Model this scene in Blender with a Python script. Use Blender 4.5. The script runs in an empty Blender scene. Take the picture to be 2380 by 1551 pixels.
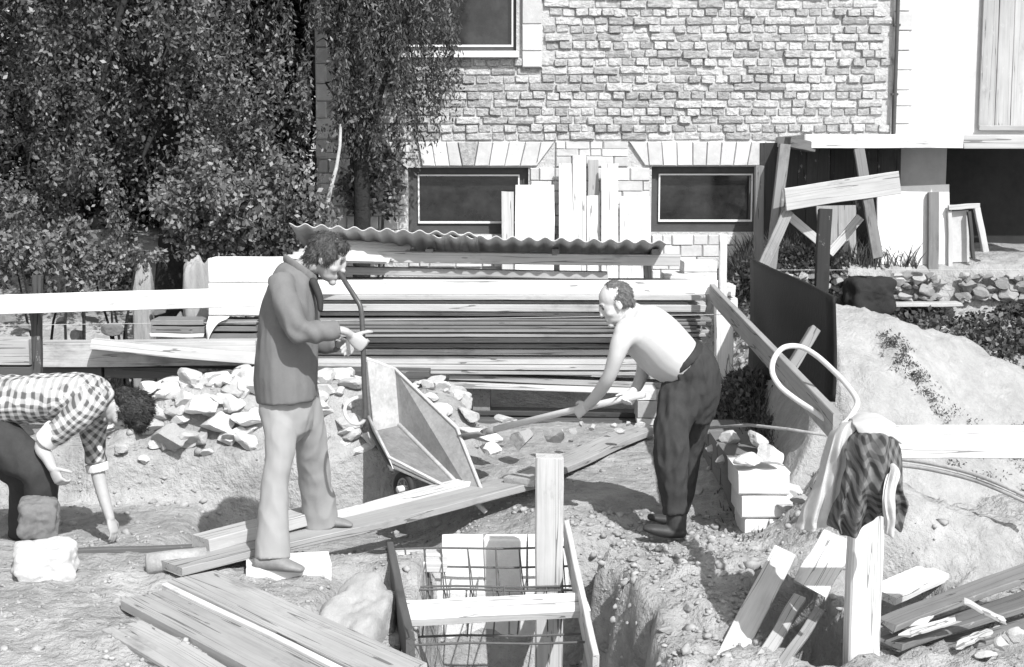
import bpy, bmesh, math, random
import numpy as np
from mathutils import Vector, Matrix, noise as mnoise

# ------------------------------------------------------------------ camera, sky, sun, exposure
scene = bpy.context.scene
C = scene.collection
TH = math.radians(6.96)          # camera tilt
H = 2.15                         # eye height over the plank walk
F = 3305.6                       # focal length in units of a 2380 px wide picture (50 mm on 36 mm)
cam_data = bpy.data.cameras.new("camera")
cam_data.lens = 50.0; cam_data.sensor_width = 36.0
cam_data.clip_start = 0.1; cam_data.clip_end = 2000
cam = bpy.data.objects.new("camera", cam_data); C.objects.link(cam)
cam.location = (0, 0, H); cam.rotation_euler = (math.pi/2 - TH, 0, 0)
scene.camera = cam

SUN = Vector((0.40, -0.80, 0.92)).normalized()     # towards the sun
world = bpy.data.worlds.new("World"); scene.world = world; world.use_nodes = True
wn = world.node_tree.nodes; wl = world.node_tree.links
sky = wn.new("ShaderNodeTexSky"); sky.sky_type = 'NISHITA'; sky.sun_disc = False
sky.sun_elevation = math.asin(SUN.z); sky.sun_rotation = math.atan2(SUN.x, SUN.y)
bw = wn.new("ShaderNodeRGBToBW")                    # black and white picture
bg = wn["Background"]; bg.inputs[1].default_value = 0.15
wl.new(sky.outputs[0], bw.inputs[0]); wl.new(bw.outputs[0], bg.inputs[0])
sd = bpy.data.lights.new("sun", 'SUN'); sd.energy = 3.3; sd.angle = math.radians(0.55); sd.color = (1, 1, 1)
so = bpy.data.objects.new("sun", sd); C.objects.link(so)
so.rotation_euler = SUN.to_track_quat('Z', 'Y').to_euler(); so.location = (6, -8, 12)
vs = scene.view_settings
vs.view_transform = 'Standard'; vs.look = 'None'; vs.gamma = 1.0; vs.exposure = 0.78; vs.use_curve_mapping = False

# ------------------------------------------------------------------ helpers
rnd = random.Random(7)
cT, sT = math.cos(TH), math.sin(TH)
def P(x, y, Y):
    """point at depth Y seen at (x, y) of the 2380 x 1551 photograph"""
    dx = (x - 1190.0)/F; dz = -(y - 775.5)/F
    d = Vector((dx, cT + sT*dz, -sT + cT*dz))
    return Vector((0, 0, H)) + d*(Y/d.y)
def G(x, y, z=0.0):
    dx = (x - 1190.0)/F; dz = -(y - 775.5)/F
    d = Vector((dx, cT + sT*dz, -sT + cT*dz))
    return Vector((0, 0, H)) + d*((z - H)/d.z)
def mpp(Y, z=0.8):               # metres per picture unit
    return (Y*cT + (H - z)*sT)/F

def tag(o, label=None, cat=None, group=None, kind=None):
    if label: o["label"] = label
    if cat: o["category"] = cat
    if group: o["group"] = group
    if kind: o["kind"] = kind
    return o
def parent_matrix(p):
    m = p.matrix_basis.copy()
    return parent_matrix(p.parent) @ p.matrix_parent_inverse @ m if p.parent else m
def attach(o, parent):
    o.parent = parent; o.matrix_parent_inverse = parent_matrix(parent).inverted()
def link(name, me, mat=None, parent=None, smooth=False, color=None):
    o = bpy.data.objects.new(name, me); C.objects.link(o)
    if mat is not None and len(me.materials) == 0: me.materials.append(mat)
    if smooth: me.shade_smooth()
    if parent is not None: attach(o, parent)
    if color is not None: o.color = (color, color, color, 1)
    return o
def empty(name, loc=(0, 0, 0), rot=(0, 0, 0)):
    o = bpy.data.objects.new(name, None); C.objects.link(o); o.location = loc; o.rotation_euler = rot
    o.empty_display_size = 0.1
    return o
def np_mesh(name, V, Q):
    V = np.asarray(V, dtype=np.float32); Q = np.asarray(Q, dtype=np.int32)
    me = bpy.data.meshes.new(name); k = Q.shape[1]
    me.vertices.add(len(V)); me.vertices.foreach_set("co", V.ravel())
    me.loops.add(Q.size); me.loops.foreach_set("vertex_index", Q.ravel())
    me.polygons.add(len(Q)); me.polygons.foreach_set("loop_start", np.arange(0, Q.size, k, dtype=np.int32))
    me.polygons.foreach_set("loop_total", np.full(len(Q), k, dtype=np.int32))
    me.update(calc_edges=True); me.validate()
    return me

# value noise in numpy
def _hash(ix, iy, s):
    n = (ix.astype(np.int64)*374761393 + iy.astype(np.int64)*668265263 + s*1442695041) & 0x7fffffff
    n = (n ^ (n >> 13))*1274126177 & 0x7fffffff
    return ((n ^ (n >> 16)) & 0xffff)/65535.0
def vnoise(x, y, s=0):
    ix = np.floor(x); iy = np.floor(y); fx = x - ix; fy = y - iy
    fx = fx*fx*(3 - 2*fx); fy = fy*fy*(3 - 2*fy)
    a = _hash(ix, iy, s); b = _hash(ix + 1, iy, s); c = _hash(ix, iy + 1, s); d = _hash(ix + 1, iy + 1, s)
    return (a*(1 - fx) + b*fx)*(1 - fy) + (c*(1 - fx) + d*fx)*fy
def fbm(x, y, o=4, s=0):
    r = 0; a = 0.5
    for k in range(o): r = r + a*(vnoise(x*2**k + 17*k, y*2**k - 9*k, s + k) - .5); a *= .5
    return r
def sst(a, b, x):
    t = np.clip((x - a)/(b - a), 0, 1); return t*t*(3 - 2*t)

# ------------------------------------------------------------------ materials (greys: the picture is black and white)
def newmat(name):
    m = bpy.data.materials.new(name); m.use_nodes = True
    nt = m.node_tree; b = nt.nodes["Principled BSDF"]
    return m, nt, b
def node(nt, t, **kw):
    n = nt.nodes.new(t)
    for k, v in kw.items(): setattr(n, k, v)
    return n
def mathn(nt, op, a, b=None, c=None):
    n = nt.nodes.new("ShaderNodeMath"); n.operation = op
    for i, v in enumerate((a, b, c)):
        if v is None: continue
        if isinstance(v, (int, float)): n.inputs[i].default_value = v
        else: nt.links.new(v, n.inputs[i])
    return n.outputs[0]
def noise_n(nt, vec, scale, detail=4, rough=.6):
    n = nt.nodes.new("ShaderNodeTexNoise"); n.inputs["Scale"].default_value = scale
    n.inputs["Detail"].default_value = detail; n.inputs["Roughness"].default_value = rough
    if vec is not None: nt.links.new(vec, n.inputs["Vector"])
    return n.outputs[0]
def mapping(nt, vec, sc):
    m = nt.nodes.new("ShaderNodeMapping"); m.inputs["Scale"].default_value = sc
    nt.links.new(vec, m.inputs["Vector"]); return m.outputs[0]
def bump(nt, b, h, strength, dist):
    n = nt.nodes.new("ShaderNodeBump"); n.inputs["Strength"].default_value = strength; n.inputs["Distance"].default_value = dist
    nt.links.new(h, n.inputs["Height"]); nt.links.new(n.outputs[0], b.inputs["Normal"])
def grey(nt, b, val):
    nt.links.new(val, b.inputs["Base Color"])
def simple(name, base, amp=.25, scale=8, rough=.8, bstr=.3, bdist=.01, bscale=30, spec=.3, usecolor=False, metal=0, geo=False):
    """mottled grey: base * (1 + amp*noise); base may come from the object's own colour"""
    m, nt, b = newmat(name)
    tc = nt.nodes.new("ShaderNodeTexCoord")
    vec = tc.outputs["Object"]
    if geo:
        gm = nt.nodes.new("ShaderNodeNewGeometry"); vec = gm.outputs["Position"]
    oi = nt.nodes.new("ShaderNodeObjectInfo")
    if not geo:
        va = node(nt, "ShaderNodeVectorMath", operation='ADD')
        vm = node(nt, "ShaderNodeVectorMath", operation='SCALE'); vm.inputs[0].default_value = (31, 17, 23)
        nt.links.new(oi.outputs["Random"], vm.inputs["Scale"])
        nt.links.new(vec, va.inputs[0]); nt.links.new(vm.outputs[0], va.inputs[1]); vec = va.outputs[0]
    n1 = noise_n(nt, vec, scale, 5, .65); n2 = noise_n(nt, vec, scale*5, 3, .6)
    mix = mathn(nt, 'ADD', mathn(nt, 'MULTIPLY', n1, .65), mathn(nt, 'MULTIPLY', n2, .35))
    fac = mathn(nt, 'MULTIPLY_ADD', mathn(nt, 'SUBTRACT', mix, .5), amp*5, 1.0)
    if usecolor:
        sep = nt.nodes.new("ShaderNodeSeparateColor"); nt.links.new(oi.outputs["Color"], sep.inputs[0])
        val = mathn(nt, 'MULTIPLY', fac, sep.outputs[0])
    else:
        val = mathn(nt, 'MULTIPLY', fac, base)
    val = mathn(nt, 'MINIMUM', mathn(nt, 'MAXIMUM', val, .008), .85)
    grey(nt, b, val)
    b.inputs["Roughness"].default_value = rough; b.inputs["Specular IOR Level"].default_value = spec; b.inputs["Metallic"].default_value = metal
    if bstr: bump(nt, b, noise_n(nt, vec, bscale, 5, .65), bstr, bdist)
    return m

def wood_mat():
    """board: grain along local X, tone from the object's colour"""
    m, nt, b = newmat("wood")
    tc = nt.nodes.new("ShaderNodeTexCoord"); oi = nt.nodes.new("ShaderNodeObjectInfo")
    vm = node(nt, "ShaderNodeVectorMath", operation='SCALE'); vm.inputs[0].default_value = (37, 11, 29)
    nt.links.new(oi.outputs["Random"], vm.inputs["Scale"])
    va = node(nt, "ShaderNodeVectorMath", operation='ADD'); nt.links.new(tc.outputs["Object"], va.inputs[0]); nt.links.new(vm.outputs[0], va.inputs[1])
    v = va.outputs[0]
    g1 = noise_n(nt, mapping(nt, v, (1.2, 28, 28)), 1.6, 5, .7)
    g2 = noise_n(nt, mapping(nt, v, (.5, 90, 90)), 1.5, 3, .7)
    st = noise_n(nt, mapping(nt, v, (1.5, 5, 5)), 1.3, 4, .6)
    mix = mathn(nt, 'ADD', mathn(nt, 'ADD', mathn(nt, 'MULTIPLY', g1, .45), mathn(nt, 'MULTIPLY', g2, .25)), mathn(nt, 'MULTIPLY', st, .5))
    fac = mathn(nt, 'MULTIPLY_ADD', mathn(nt, 'SUBTRACT', mix, .6), 1.25, 1.0)
    vo = nt.nodes.new("ShaderNodeTexVoronoi"); vo.inputs["Scale"].default_value = 1.0
    nt.links.new(mapping(nt, v, (2.2, 9, 9)), vo.inputs["Vector"])
    kn = mathn(nt, 'LESS_THAN', vo.outputs["Distance"], .06)
    fac = mathn(nt, 'MULTIPLY', fac, mathn(nt, 'MULTIPLY_ADD', kn, -.4, 1.0))
    # drying splits along the grain, damp stains, dried cement smears
    spl = noise_n(nt, mapping(nt, v, (.35, 16, 16)), 1.0, 2, .5)
    sp2 = mathn(nt, 'LESS_THAN', mathn(nt, 'ABSOLUTE', mathn(nt, 'SUBTRACT', spl, .5)), .006)
    fac = mathn(nt, 'MULTIPLY', fac, mathn(nt, 'MULTIPLY_ADD', sp2, -.6, 1.0))
    stn = noise_n(nt, mapping(nt, v, (1.8, 4, 4)), 1.0, 6, .7)
    st_ = node(nt, 'ShaderNodeMapRange'); st_.inputs[1].default_value = .56; st_.inputs[2].default_value = .72; st_.inputs[3].default_value = 1; st_.inputs[4].default_value = .55; nt.links.new(stn, st_.inputs[0])
    fac = mathn(nt, 'MULTIPLY', fac, st_.outputs[0])
    sep = nt.nodes.new("ShaderNodeSeparateColor"); nt.links.new(oi.outputs["Color"], sep.inputs[0])
    base = mathn(nt, 'MULTIPLY', fac, sep.outputs[0])
    cem = noise_n(nt, mapping(nt, v, (4, 7, 7)), 1.4, 7, .75)
    cm_ = node(nt, 'ShaderNodeMapRange'); cm_.inputs[1].default_value = .62; cm_.inputs[2].default_value = .68; nt.links.new(cem, cm_.inputs[0])
    mxn = node(nt, 'ShaderNodeMix', data_type='FLOAT'); nt.links.new(mathn(nt, 'MULTIPLY', cm_.outputs[0], .5), mxn.inputs[0]); nt.links.new(base, mxn.inputs[2]); mxn.inputs[3].default_value = .5
    val = mathn(nt, 'MINIMUM', mathn(nt, 'MAXIMUM', mxn.outputs[0], .012), .8)
    grey(nt, b, val); b.inputs["Roughness"].default_value = .75; b.inputs["Specular IOR Level"].default_value = .25
    bump(nt, b, mix, .45, .006)
    return m
def island_mat(name, base, var, rough=.8, spec=.3, amp=.4, scale=18, bstr=.5, bdist=.006, bscale=60, trans=0):
    """tone varies from piece to piece (object and mesh island)"""
    m, nt, b = newmat(name)
    gm = nt.nodes.new("ShaderNodeNewGeometry"); oi = nt.nodes.new("ShaderNodeObjectInfo")
    r = mathn(nt, 'FRACT', mathn(nt, 'ADD', gm.outputs["Random Per Island"], oi.outputs["Random"]))
    t = mathn(nt, 'MULTIPLY_ADD', r, var*2, base - var)
    n1 = noise_n(nt, gm.outputs["Position"], scale, 5, .65)
    fac = mathn(nt, 'MULTIPLY_ADD', mathn(nt, 'SUBTRACT', n1, .5), amp*4, 1.0)
    val = mathn(nt, 'MINIMUM', mathn(nt, 'MAXIMUM', mathn(nt, 'MULTIPLY', t, fac), .01), .82)
    grey(nt, b, val); b.inputs["Roughness"].default_value = rough; b.inputs["Specular IOR Level"].default_value = spec
    if bstr: bump(nt, b, noise_n(nt, gm.outputs["Position"], bscale, 4, .65), bstr, bdist)
    if trans:
        tb = nt.nodes.new("ShaderNodeBsdfTranslucent"); nt.links.new(val, tb.inputs[0])
        ms = nt.nodes.new("ShaderNodeMixShader"); ms.inputs[0].default_value = trans
        out = nt.nodes["Material Output"]
        nt.links.new(b.outputs[0], ms.inputs[1]); nt.links.new(tb.outputs[0], ms.inputs[2]); nt.links.new(ms.outputs[0], out.inputs[0])
    return m
def plaid_mat(name="plaid", per=.047, lo=.09, hi=.50, rot=0):
    m, nt, b = newmat(name)
    tc = nt.nodes.new("ShaderNodeTexCoord"); sep = nt.nodes.new("ShaderNodeSeparateXYZ")
    nz = nt.nodes.new("ShaderNodeTexNoise"); nz.inputs["Scale"].default_value = 6; nt.links.new(tc.outputs["Object"], nz.inputs["Vector"])
    va = node(nt, "ShaderNodeVectorMath", operation='MULTIPLY_ADD'); va.inputs[1].default_value = (.05, .05, .05)
    nt.links.new(nz.outputs["Color"], va.inputs[0]); nt.links.new(tc.outputs["Object"], va.inputs[2])
    vr = node(nt, 'ShaderNodeVectorRotate', rotation_type='Y_AXIS'); vr.inputs['Angle'].default_value = rot; nt.links.new(va.outputs[0], vr.inputs[0]); nt.links.new(vr.outputs[0], sep.inputs[0])
    k = 2*math.pi/per
    sx = mathn(nt, 'SINE', mathn(nt, 'MULTIPLY', sep.outputs[0], k))
    sz = mathn(nt, 'SINE', mathn(nt, 'MULTIPLY', mathn(nt, 'SUBTRACT', sep.outputs[2], mathn(nt, 'MULTIPLY', sep.outputs[1], .7)), k))
    a = mathn(nt, 'MULTIPLY_ADD', sx, 1.6, .5); c = mathn(nt, 'MULTIPLY_ADD', sz, 1.6, .5)
    for n_ in (a, c): n_.node.use_clamp = True
    s = mathn(nt, 'MULTIPLY', mathn(nt, 'ADD', a, c), .5)
    val = mathn(nt, 'MULTIPLY', mathn(nt, 'MULTIPLY_ADD', s, hi, lo), mathn(nt, 'MULTIPLY_ADD', noise_n(nt, tc.outputs['Object'], 25, 4, .7), .7, .62))
    grey(nt, b, val); b.inputs["Roughness"].default_value = .9
    bump(nt, b, noise_n(nt, tc.outputs["Object"], 120, 3, .6), .3, .003)
    return m

M = {}
M['wood'] = wood_mat()
M['earth'] = simple('earth', .35, .42, 1.9, .95, 1.0, .05, 16, .1, geo=True)
M['clod'] = island_mat('clod', .33, .05, .95, .1, .3, 20, .6, .01, 50)
M['sand'] = simple('sand', .38, .24, 4, .95, .9, .03, 35, .1, geo=True)
M['rock'] = simple('rock', .5, .16, 6, .9, .6, .012, 30, .2, usecolor=True)
M['block'] = simple('block', .6, .10, 9, .9, .5, .006, 60, .2, usecolor=True)
M['brick'] = island_mat('brick', .42, .11, .9, .15, .42, 30, 1.0, .014, 70)
M['mortar'] = simple('mortar', .50, .16, 14, .95, 1.0, .02, 45, .1, geo=True)
M['ashlar'] = island_mat('ashlar', .55, .10, .9, .2, .14, 14, .5, .006, 60)
M['plaster'] = simple('plaster', .50, .16, 2.5, .9, .3, .004, 60, .2, geo=True)
M['darkframe'] = simple('dark_frame', .07, .2, 12, .6, .2, .003, 60, .3)
M['whitepaint'] = simple('white_paint', .7, .08, 12, .55, .1, .002, 60, .4)
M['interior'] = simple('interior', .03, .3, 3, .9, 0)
M['metal'] = simple('zinc', .3, .2, 20, .5, .2, .003, 40, .5, metal=.3)
M['tray_dirt_shade'] = simple('tray_crust_shade', .19, .35, 12, .8, .6, .006, 40, .2)  # tray floor: dirt crust, with the tray's inner shade also in the tone
M['tray'] = simple('tray_sheet', .46, .34, 9, .6, .3, .004, 40, .4)
M['black_sheet'] = simple('tar_sheet', .013, .3, 4, .7, .5, .006, 25, .25)
M['corr'] = simple('corrugated_sheet', .50, .14, 4, .85, .3, .004, 40, .2)
M['rebar'] = simple('rebar', .10, .3, 40, .7, .3, .002, 90, .3)
M['hose'] = simple('hose', .07, .25, 30, .4, 0, spec=.5)
M['hose_white'] = simple('pale_hose', .6, .08, 30, .4, 0, spec=.4)
M['rubber'] = simple('rubber', .03, .2, 20, .7, .2, .003, 60)
M['skin'] = simple('skin', .40, .07, 30, .55, .15, .002, 180, .35)
M['skin_pale'] = simple('pale_skin', .52, .04, 20, .55, .15, .002, 150, .3)
M['skin_dark'] = simple('brow_eye_lip', .12, .1, 30, .6, 0)  # dark tone of eyes, brows and lips
M['coat'] = simple('coat_cloth', .165, .08, 14, .95, .35, .003, 350, .1)
M['coat_inner'] = simple('coat_lining', .05, .08, 14, .95, .3, .003, 300, .1)
M['trouser_light'] = simple('light_trousers', .31, .03, 6, .95, .3, .003, 320, .1)
M['trouser_dark'] = simple('dark_trousers', .05, .14, 18, .95, .4, .003, 320, .1)
M['shirt_white'] = simple('white_shirt', .70, .03, 7, .9, .2, .003, 250, .15)
M['plaid'] = plaid_mat(); M['plaid_sleeve'] = plaid_mat('plaid_sleeve', .047, .09, .50, math.radians(40))
M['hair_dark'] = simple('dark_hair', .03, .4, 60, .5, .8, .008, 90, .4)
M['hair_mid'] = simple('mid_hair', .06, .5, 55, .5, .8, .008, 90, .4)
M['hair_grey'] = simple('grey_hair', .13, .5, 70, .6, .8, .006, 110, .3)
M['shoe'] = simple('shoe', .20, .2, 20, .6, .2, .003, 60, .4)
M['boot'] = simple('boot', .04, .3, 20, .6, .3, .003, 60, .4)
M['knit'] = simple('knit', .06, .5, 25, 1, .9, .02, 60, .05)
M['jacket_dark'] = plaid_mat('dark_plaid', .036, .03, .12, math.radians(20))
M['cloth_pale'] = simple('pale_cloth', .5, .12, 8, .95, .3, .004, 200, .1)
M['leaf'] = island_mat('leaf', .095, .075, .42, .45, .5, 3, 0, trans=.3)
M['leaf_birch'] = island_mat('leaf_birch', .135, .11, .42, .45, .6, 2.5, 0, trans=.3)
M['leaf_pale'] = island_mat('leaf_pale', .16, .12, .45, .45, .2, 9, 0, trans=.25)
M['leaf_far'] = island_mat('leaf_far', .04, .03, .6, .3, .2, 4, 0, trans=.2)
M['bark'] = simple('bark', .030, .3, 14, .95, .9, .02, 30, .1)
M['bark_pale'] = simple('bark_pale', .34, .3, 14, .9, .5, .01, 40, .1)
M['grass'] = island_mat('grass', .10, .06, .7, .3, .2, 9, 0, trans=.3)
M['twine'] = simple('twine', .5, .1, 30, .9, 0)
m_, nt_, b_ = newmat("glass")
geo_ = nt_.nodes.new('ShaderNodeNewGeometry'); grey(nt_, b_, mathn(nt_, 'MULTIPLY', mathn(nt_, 'POWER', noise_n(nt_, geo_.outputs['Position'], 5, 6, .7), 2), .07)); b_.inputs["Roughness"].default_value = .12
b_.inputs["Specular IOR Level"].default_value = .5
bump(nt_, b_, noise_n(nt_, None, 4, 2, .5), .04, .02)
M['glass'] = m_

# ------------------------------------------------------------------ mesh builders
class MB:
    def __init__(s): s.v = []; s.f = []
    def box(s, c, size, R=None, jit=0):
        b = len(s.v); c = Vector(c)
        for sz in (-1, 1):
            for sx, sy in ((-1, -1), (1, -1), (1, 1), (-1, 1)):
                p = Vector((sx*size[0]/2, sy*size[1]/2, sz*size[2]/2))
                if jit: p += Vector((rnd.uniform(-jit, jit), rnd.uniform(-jit, jit), rnd.uniform(-jit, jit)))
                if R is not None: p = R @ p
                s.v.append(c + p)
        for q in ((0, 3, 2, 1), (4, 5, 6, 7), (0, 1, 5, 4), (1, 2, 6, 5), (2, 3, 7, 6), (3, 0, 4, 7)):
            s.f.append(tuple(b + i for i in q))
        return s
    def prism(s, front, back):
        b = len(s.v); n = len(front)
        s.v += [Vector(p) for p in front] + [Vector(p) for p in back]
        s.f.append(tuple(range(b, b + n))); s.f.append(tuple(range(b + 2*n - 1, b + n - 1, -1)))
        for i in range(n):
            j = (i + 1) % n; s.f.append((b + i, b + n + i, b + n + j, b + j))
        return s
    def tube(s, pts, r, n=10, caps=True):
        pts = [Vector(p) for p in pts]; b = len(s.v); m = len(pts)
        rr = r if hasattr(r, '__len__') else [r]*m
        up = Vector((0, 0, 1)); nrm = None
        for i, p in enumerate(pts):
            t = (pts[min(i + 1, m - 1)] - pts[max(i - 1, 0)])
            t = t.normalized() if t.length > 1e-9 else Vector((0, 0, 1))
            if nrm is None:
                nrm = t.cross(up if abs(t.z) < .9 else Vector((1, 0, 0))).normalized()
            else:
                nrm = (nrm - t*nrm.dot(t)).normalized()
            bn = t.cross(nrm)
            for k in range(n):
                a = 2*math.pi*k/n; s.v.append(p + (nrm*math.cos(a) + bn*math.sin(a))*rr[i])
        for i in range(m - 1):
            for k in range(n):
                k2 = (k + 1) % n
                s.f.append((b + i*n + k, b + i*n + k2, b + (i + 1)*n + k2, b + (i + 1)*n + k))
        if caps:
            s.f.append(tuple(b + k for k in reversed(range(n)))); s.f.append(tuple(b + (m - 1)*n + k for k in range(n)))
        return s
    def ball(s, c, r, R=None, nu=14, nv=9):
        c = Vector(c); b = len(s.v)
        r = r if hasattr(r, '__len__') else (r, r, r)
        def put(p):
            p = Vector((p[0]*r[0], p[1]*r[1], p[2]*r[2])); s.v.append(c + (R @ p if R is not None else p))
        put((0, 0, 1))
        for j in range(1, nv):
            t = math.pi*j/nv
            for i in range(nu):
                a = 2*math.pi*i/nu; put((math.sin(t)*math.cos(a), math.sin(t)*math.sin(a), math.cos(t)))
        put((0, 0, -1)); e = len(s.v) - 1
        for i in range(nu):
            s.f.append((b, b + 1 + i, b + 1 + (i + 1) % nu))
            s.f.append((e, b + 1 + (nv - 2)*nu + (i + 1) % nu, b + 1 + (nv - 2)*nu + i))
        for j in range(nv - 2):
            for i in range(nu):
                i2 = (i + 1) % nu; q = b + 1 + j*nu
                s.f.append((q + i, q + nu + i, q + nu + i2, q + i2))
        return s
    def limb(s, pts, n=18, cap=True):
        """pts: (x, y, Y, half width in picture units, depth radius in m); elliptic loft with rounded ends"""
        if len(pts) > 2:                      # smooth the guide rings
            q = [np.array(p, float) for p in pts]; out = []
            for i in range(len(q) - 1):
                p0, p1, p2, p3 = q[max(i - 1, 0)], q[i], q[i + 1], q[min(i + 2, len(q) - 1)]
                for t in (0, .2, .4, .6, .8):
                    out.append(.5*(2*p1 + (p2 - p0)*t + (2*p0 - 5*p1 + 4*p2 - p3)*t*t + (3*p1 - p0 - 3*p2 + p3)*t**3))
            pts = out + [q[-1]]
        C3 = [P(p[0], p[1], p[2]) for p in pts]
        ra = [p[3]*mpp(p[2], C3[i].z) for i, p in enumerate(pts)]; rb = [p[4] for p in pts]
        return s.loft(C3, ra, rb, n, cap)
    def loft(s, C3, ra, rb, n=18, cap=True, dax=Vector((0, 1, 0))):
        m = len(C3); C3 = list(C3); ra = list(ra); rb = list(rb)
        if cap:
            t0 = (C3[0] - C3[1]).normalized(); t1 = (C3[-1] - C3[-2]).normalized()
            pre = []; post = []
            k0 = min(ra[0], rb[0]); k1 = min(ra[-1], rb[-1])
            for a in (80, 55, 28):
                a = math.radians(a); pre.append((C3[0] + t0*k0*math.sin(a), ra[0]*math.cos(a), rb[0]*math.cos(a)))
                post.append((C3[-1] + t1*k1*math.sin(a), ra[-1]*math.cos(a), rb[-1]*math.cos(a)))
            post = post[::-1]
            C3 = [p[0] for p in pre] + C3 + [p[0] for p in post]
            ra = [p[1] for p in pre] + ra + [p[1] for p in post]; rb = [p[2] for p in pre] + rb + [p[2] for p in post]
            m = len(C3)
        b = len(s.v)
        for i in range(m):
            t = (C3[min(i + 1, m - 1)] - C3[max(i - 1, 0)]).normalized()
            d = (dax - t*dax.dot(t))
            d = d.normalized() if d.length > .15 else Vector((0, 0, 1))
            a = t.cross(d).normalized()
            for k in range(n):
                w = 2*math.pi*k/n; s.v.append(C3[i] + a*(ra[i]*math.cos(w)) + d*(rb[i]*math.sin(w)))
        for i in range(m - 1):
            for k in range(n):
                k2 = (k + 1) % n; s.f.append((b + i*n + k, b + i*n + k2, b + (i + 1)*n + k2, b + (i + 1)*n + k))
        s.f.append(tuple(b + k for k in reversed(range(n)))); s.f.append(tuple(b + (m - 1)*n + k for k in range(n)))
        return s
    def mesh(s, name):
        me = bpy.data.meshes.new(name); me.from_pydata([tuple(v) for v in s.v], [], s.f); me.update()
        bm = bmesh.new(); bm.from_mesh(me); bmesh.ops.recalc_face_normals(bm, faces=bm.faces); bm.to_mesh(me); bm.free()
        return me
    def build(s, name, mat, parent=None, smooth=False, color=None):
        return link(name, s.mesh(name), mat, parent, smooth, color)

def remeshed(mb, voxel, smooth_it=4, name="m"):
    me = mb.mesh(name + "_raw"); o = bpy.data.objects.new("tmp", me); C.objects.link(o)
    r = o.modifiers.new("r", 'REMESH'); r.mode = 'VOXEL'; r.voxel_size = voxel; r.use_smooth_shade = True
    if smooth_it:
        sm = o.modifiers.new("s", 'SMOOTH'); sm.iterations = smooth_it; sm.factor = .5
    dg = bpy.context.evaluated_depsgraph_get(); dg.update()
    out = bpy.data.meshes.new_from_object(o.evaluated_get(dg)); out.name = name
    bpy.data.objects.remove(o); bpy.data.meshes.remove(me)
    out.shade_smooth()
    return out
def folds(me, amp, fn):
    """push vertices along their normals by amp*fn(position)"""
    n = len(me.vertices); co = np.empty(n*3, np.float32); no = np.empty(n*3, np.float32)
    me.vertices.foreach_get("co", co); me.vertices.foreach_get("normal", no)
    co = co.reshape(-1, 3); no = no.reshape(-1, 3)
    d = np.array([fn(Vector(c)) for c in co], np.float32)
    me.vertices.foreach_set("co", (co + no*d[:, None]*amp).ravel()); me.update()

def plank(name, p0, p1, w, t, up=(0, 0, 1), tone=.4, parent=None, mat='wood', warp=.006, cham=.004, segs=10, twist=0, label=None, cat=None, group=None, ragged=0):
    """sawn board from p0 to p1: w across, t along up; slightly warped, chamfered"""
    p0 = Vector(p0); p1 = Vector(p1); L = (p1 - p0).length
    ax = (p1 - p0).normalized(); up = Vector(up); sd_ = up.cross(ax).normalized(); up = ax.cross(sd_).normalized()
    V = []; Fc = []; s1 = rnd.uniform(0, 99)
    c = min(cham, w*.25, t*.25)
    prof = [(-w/2 + c, -t/2), (w/2 - c, -t/2), (w/2, -t/2 + c), (w/2, t/2 - c), (w/2 - c, t/2), (-w/2 + c, t/2), (-w/2, t/2 - c), (-w/2, -t/2 + c)]
    for i in range(segs + 1):
        u = i/segs; x = (u - .5)*L
        by = warp*(mnoise.noise(Vector((u*2.5, s1, 0)))); bz = warp*.8*(mnoise.noise(Vector((u*2.1, s1, 9))))
        wj = 1 + .04*mnoise.noise(Vector((u*5, s1, 4)))
        a = twist*(u - .5)
        for (y, z) in prof:
            ex = 0
            if i in (0, segs): ex = (ragged or .012)*mnoise.noise(Vector((y*30, z*40 + s1, i)))
            yy = y*wj; V.append((x + ex, yy*math.cos(a) - z*math.sin(a) + by, yy*math.sin(a) + z*math.cos(a) + bz))
    for i in range(segs):
        for k in range(8):
            k2 = (k + 1) % 8; Fc.append((i*8 + k, (i + 1)*8 + k, (i + 1)*8 + k2, i*8 + k2))
    Fc.append(tuple(range(8))); Fc.append(tuple(segs*8 + k for k in reversed(range(8))))
    me = bpy.data.meshes.new(name); me.from_pydata(V, [], Fc); me.update()
    o = link(name, me, M[mat] if isinstance(mat, str) else mat, None, False, tone)
    R = Matrix((ax, sd_, up)).transposed().to_4x4()
    mw = Matrix.Translation((p0 + p1)/2) @ R
    o.matrix_basis = mw
    if parent is not None: attach(o, parent)
    if label: tag(o, label, cat, group)
    return o

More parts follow.
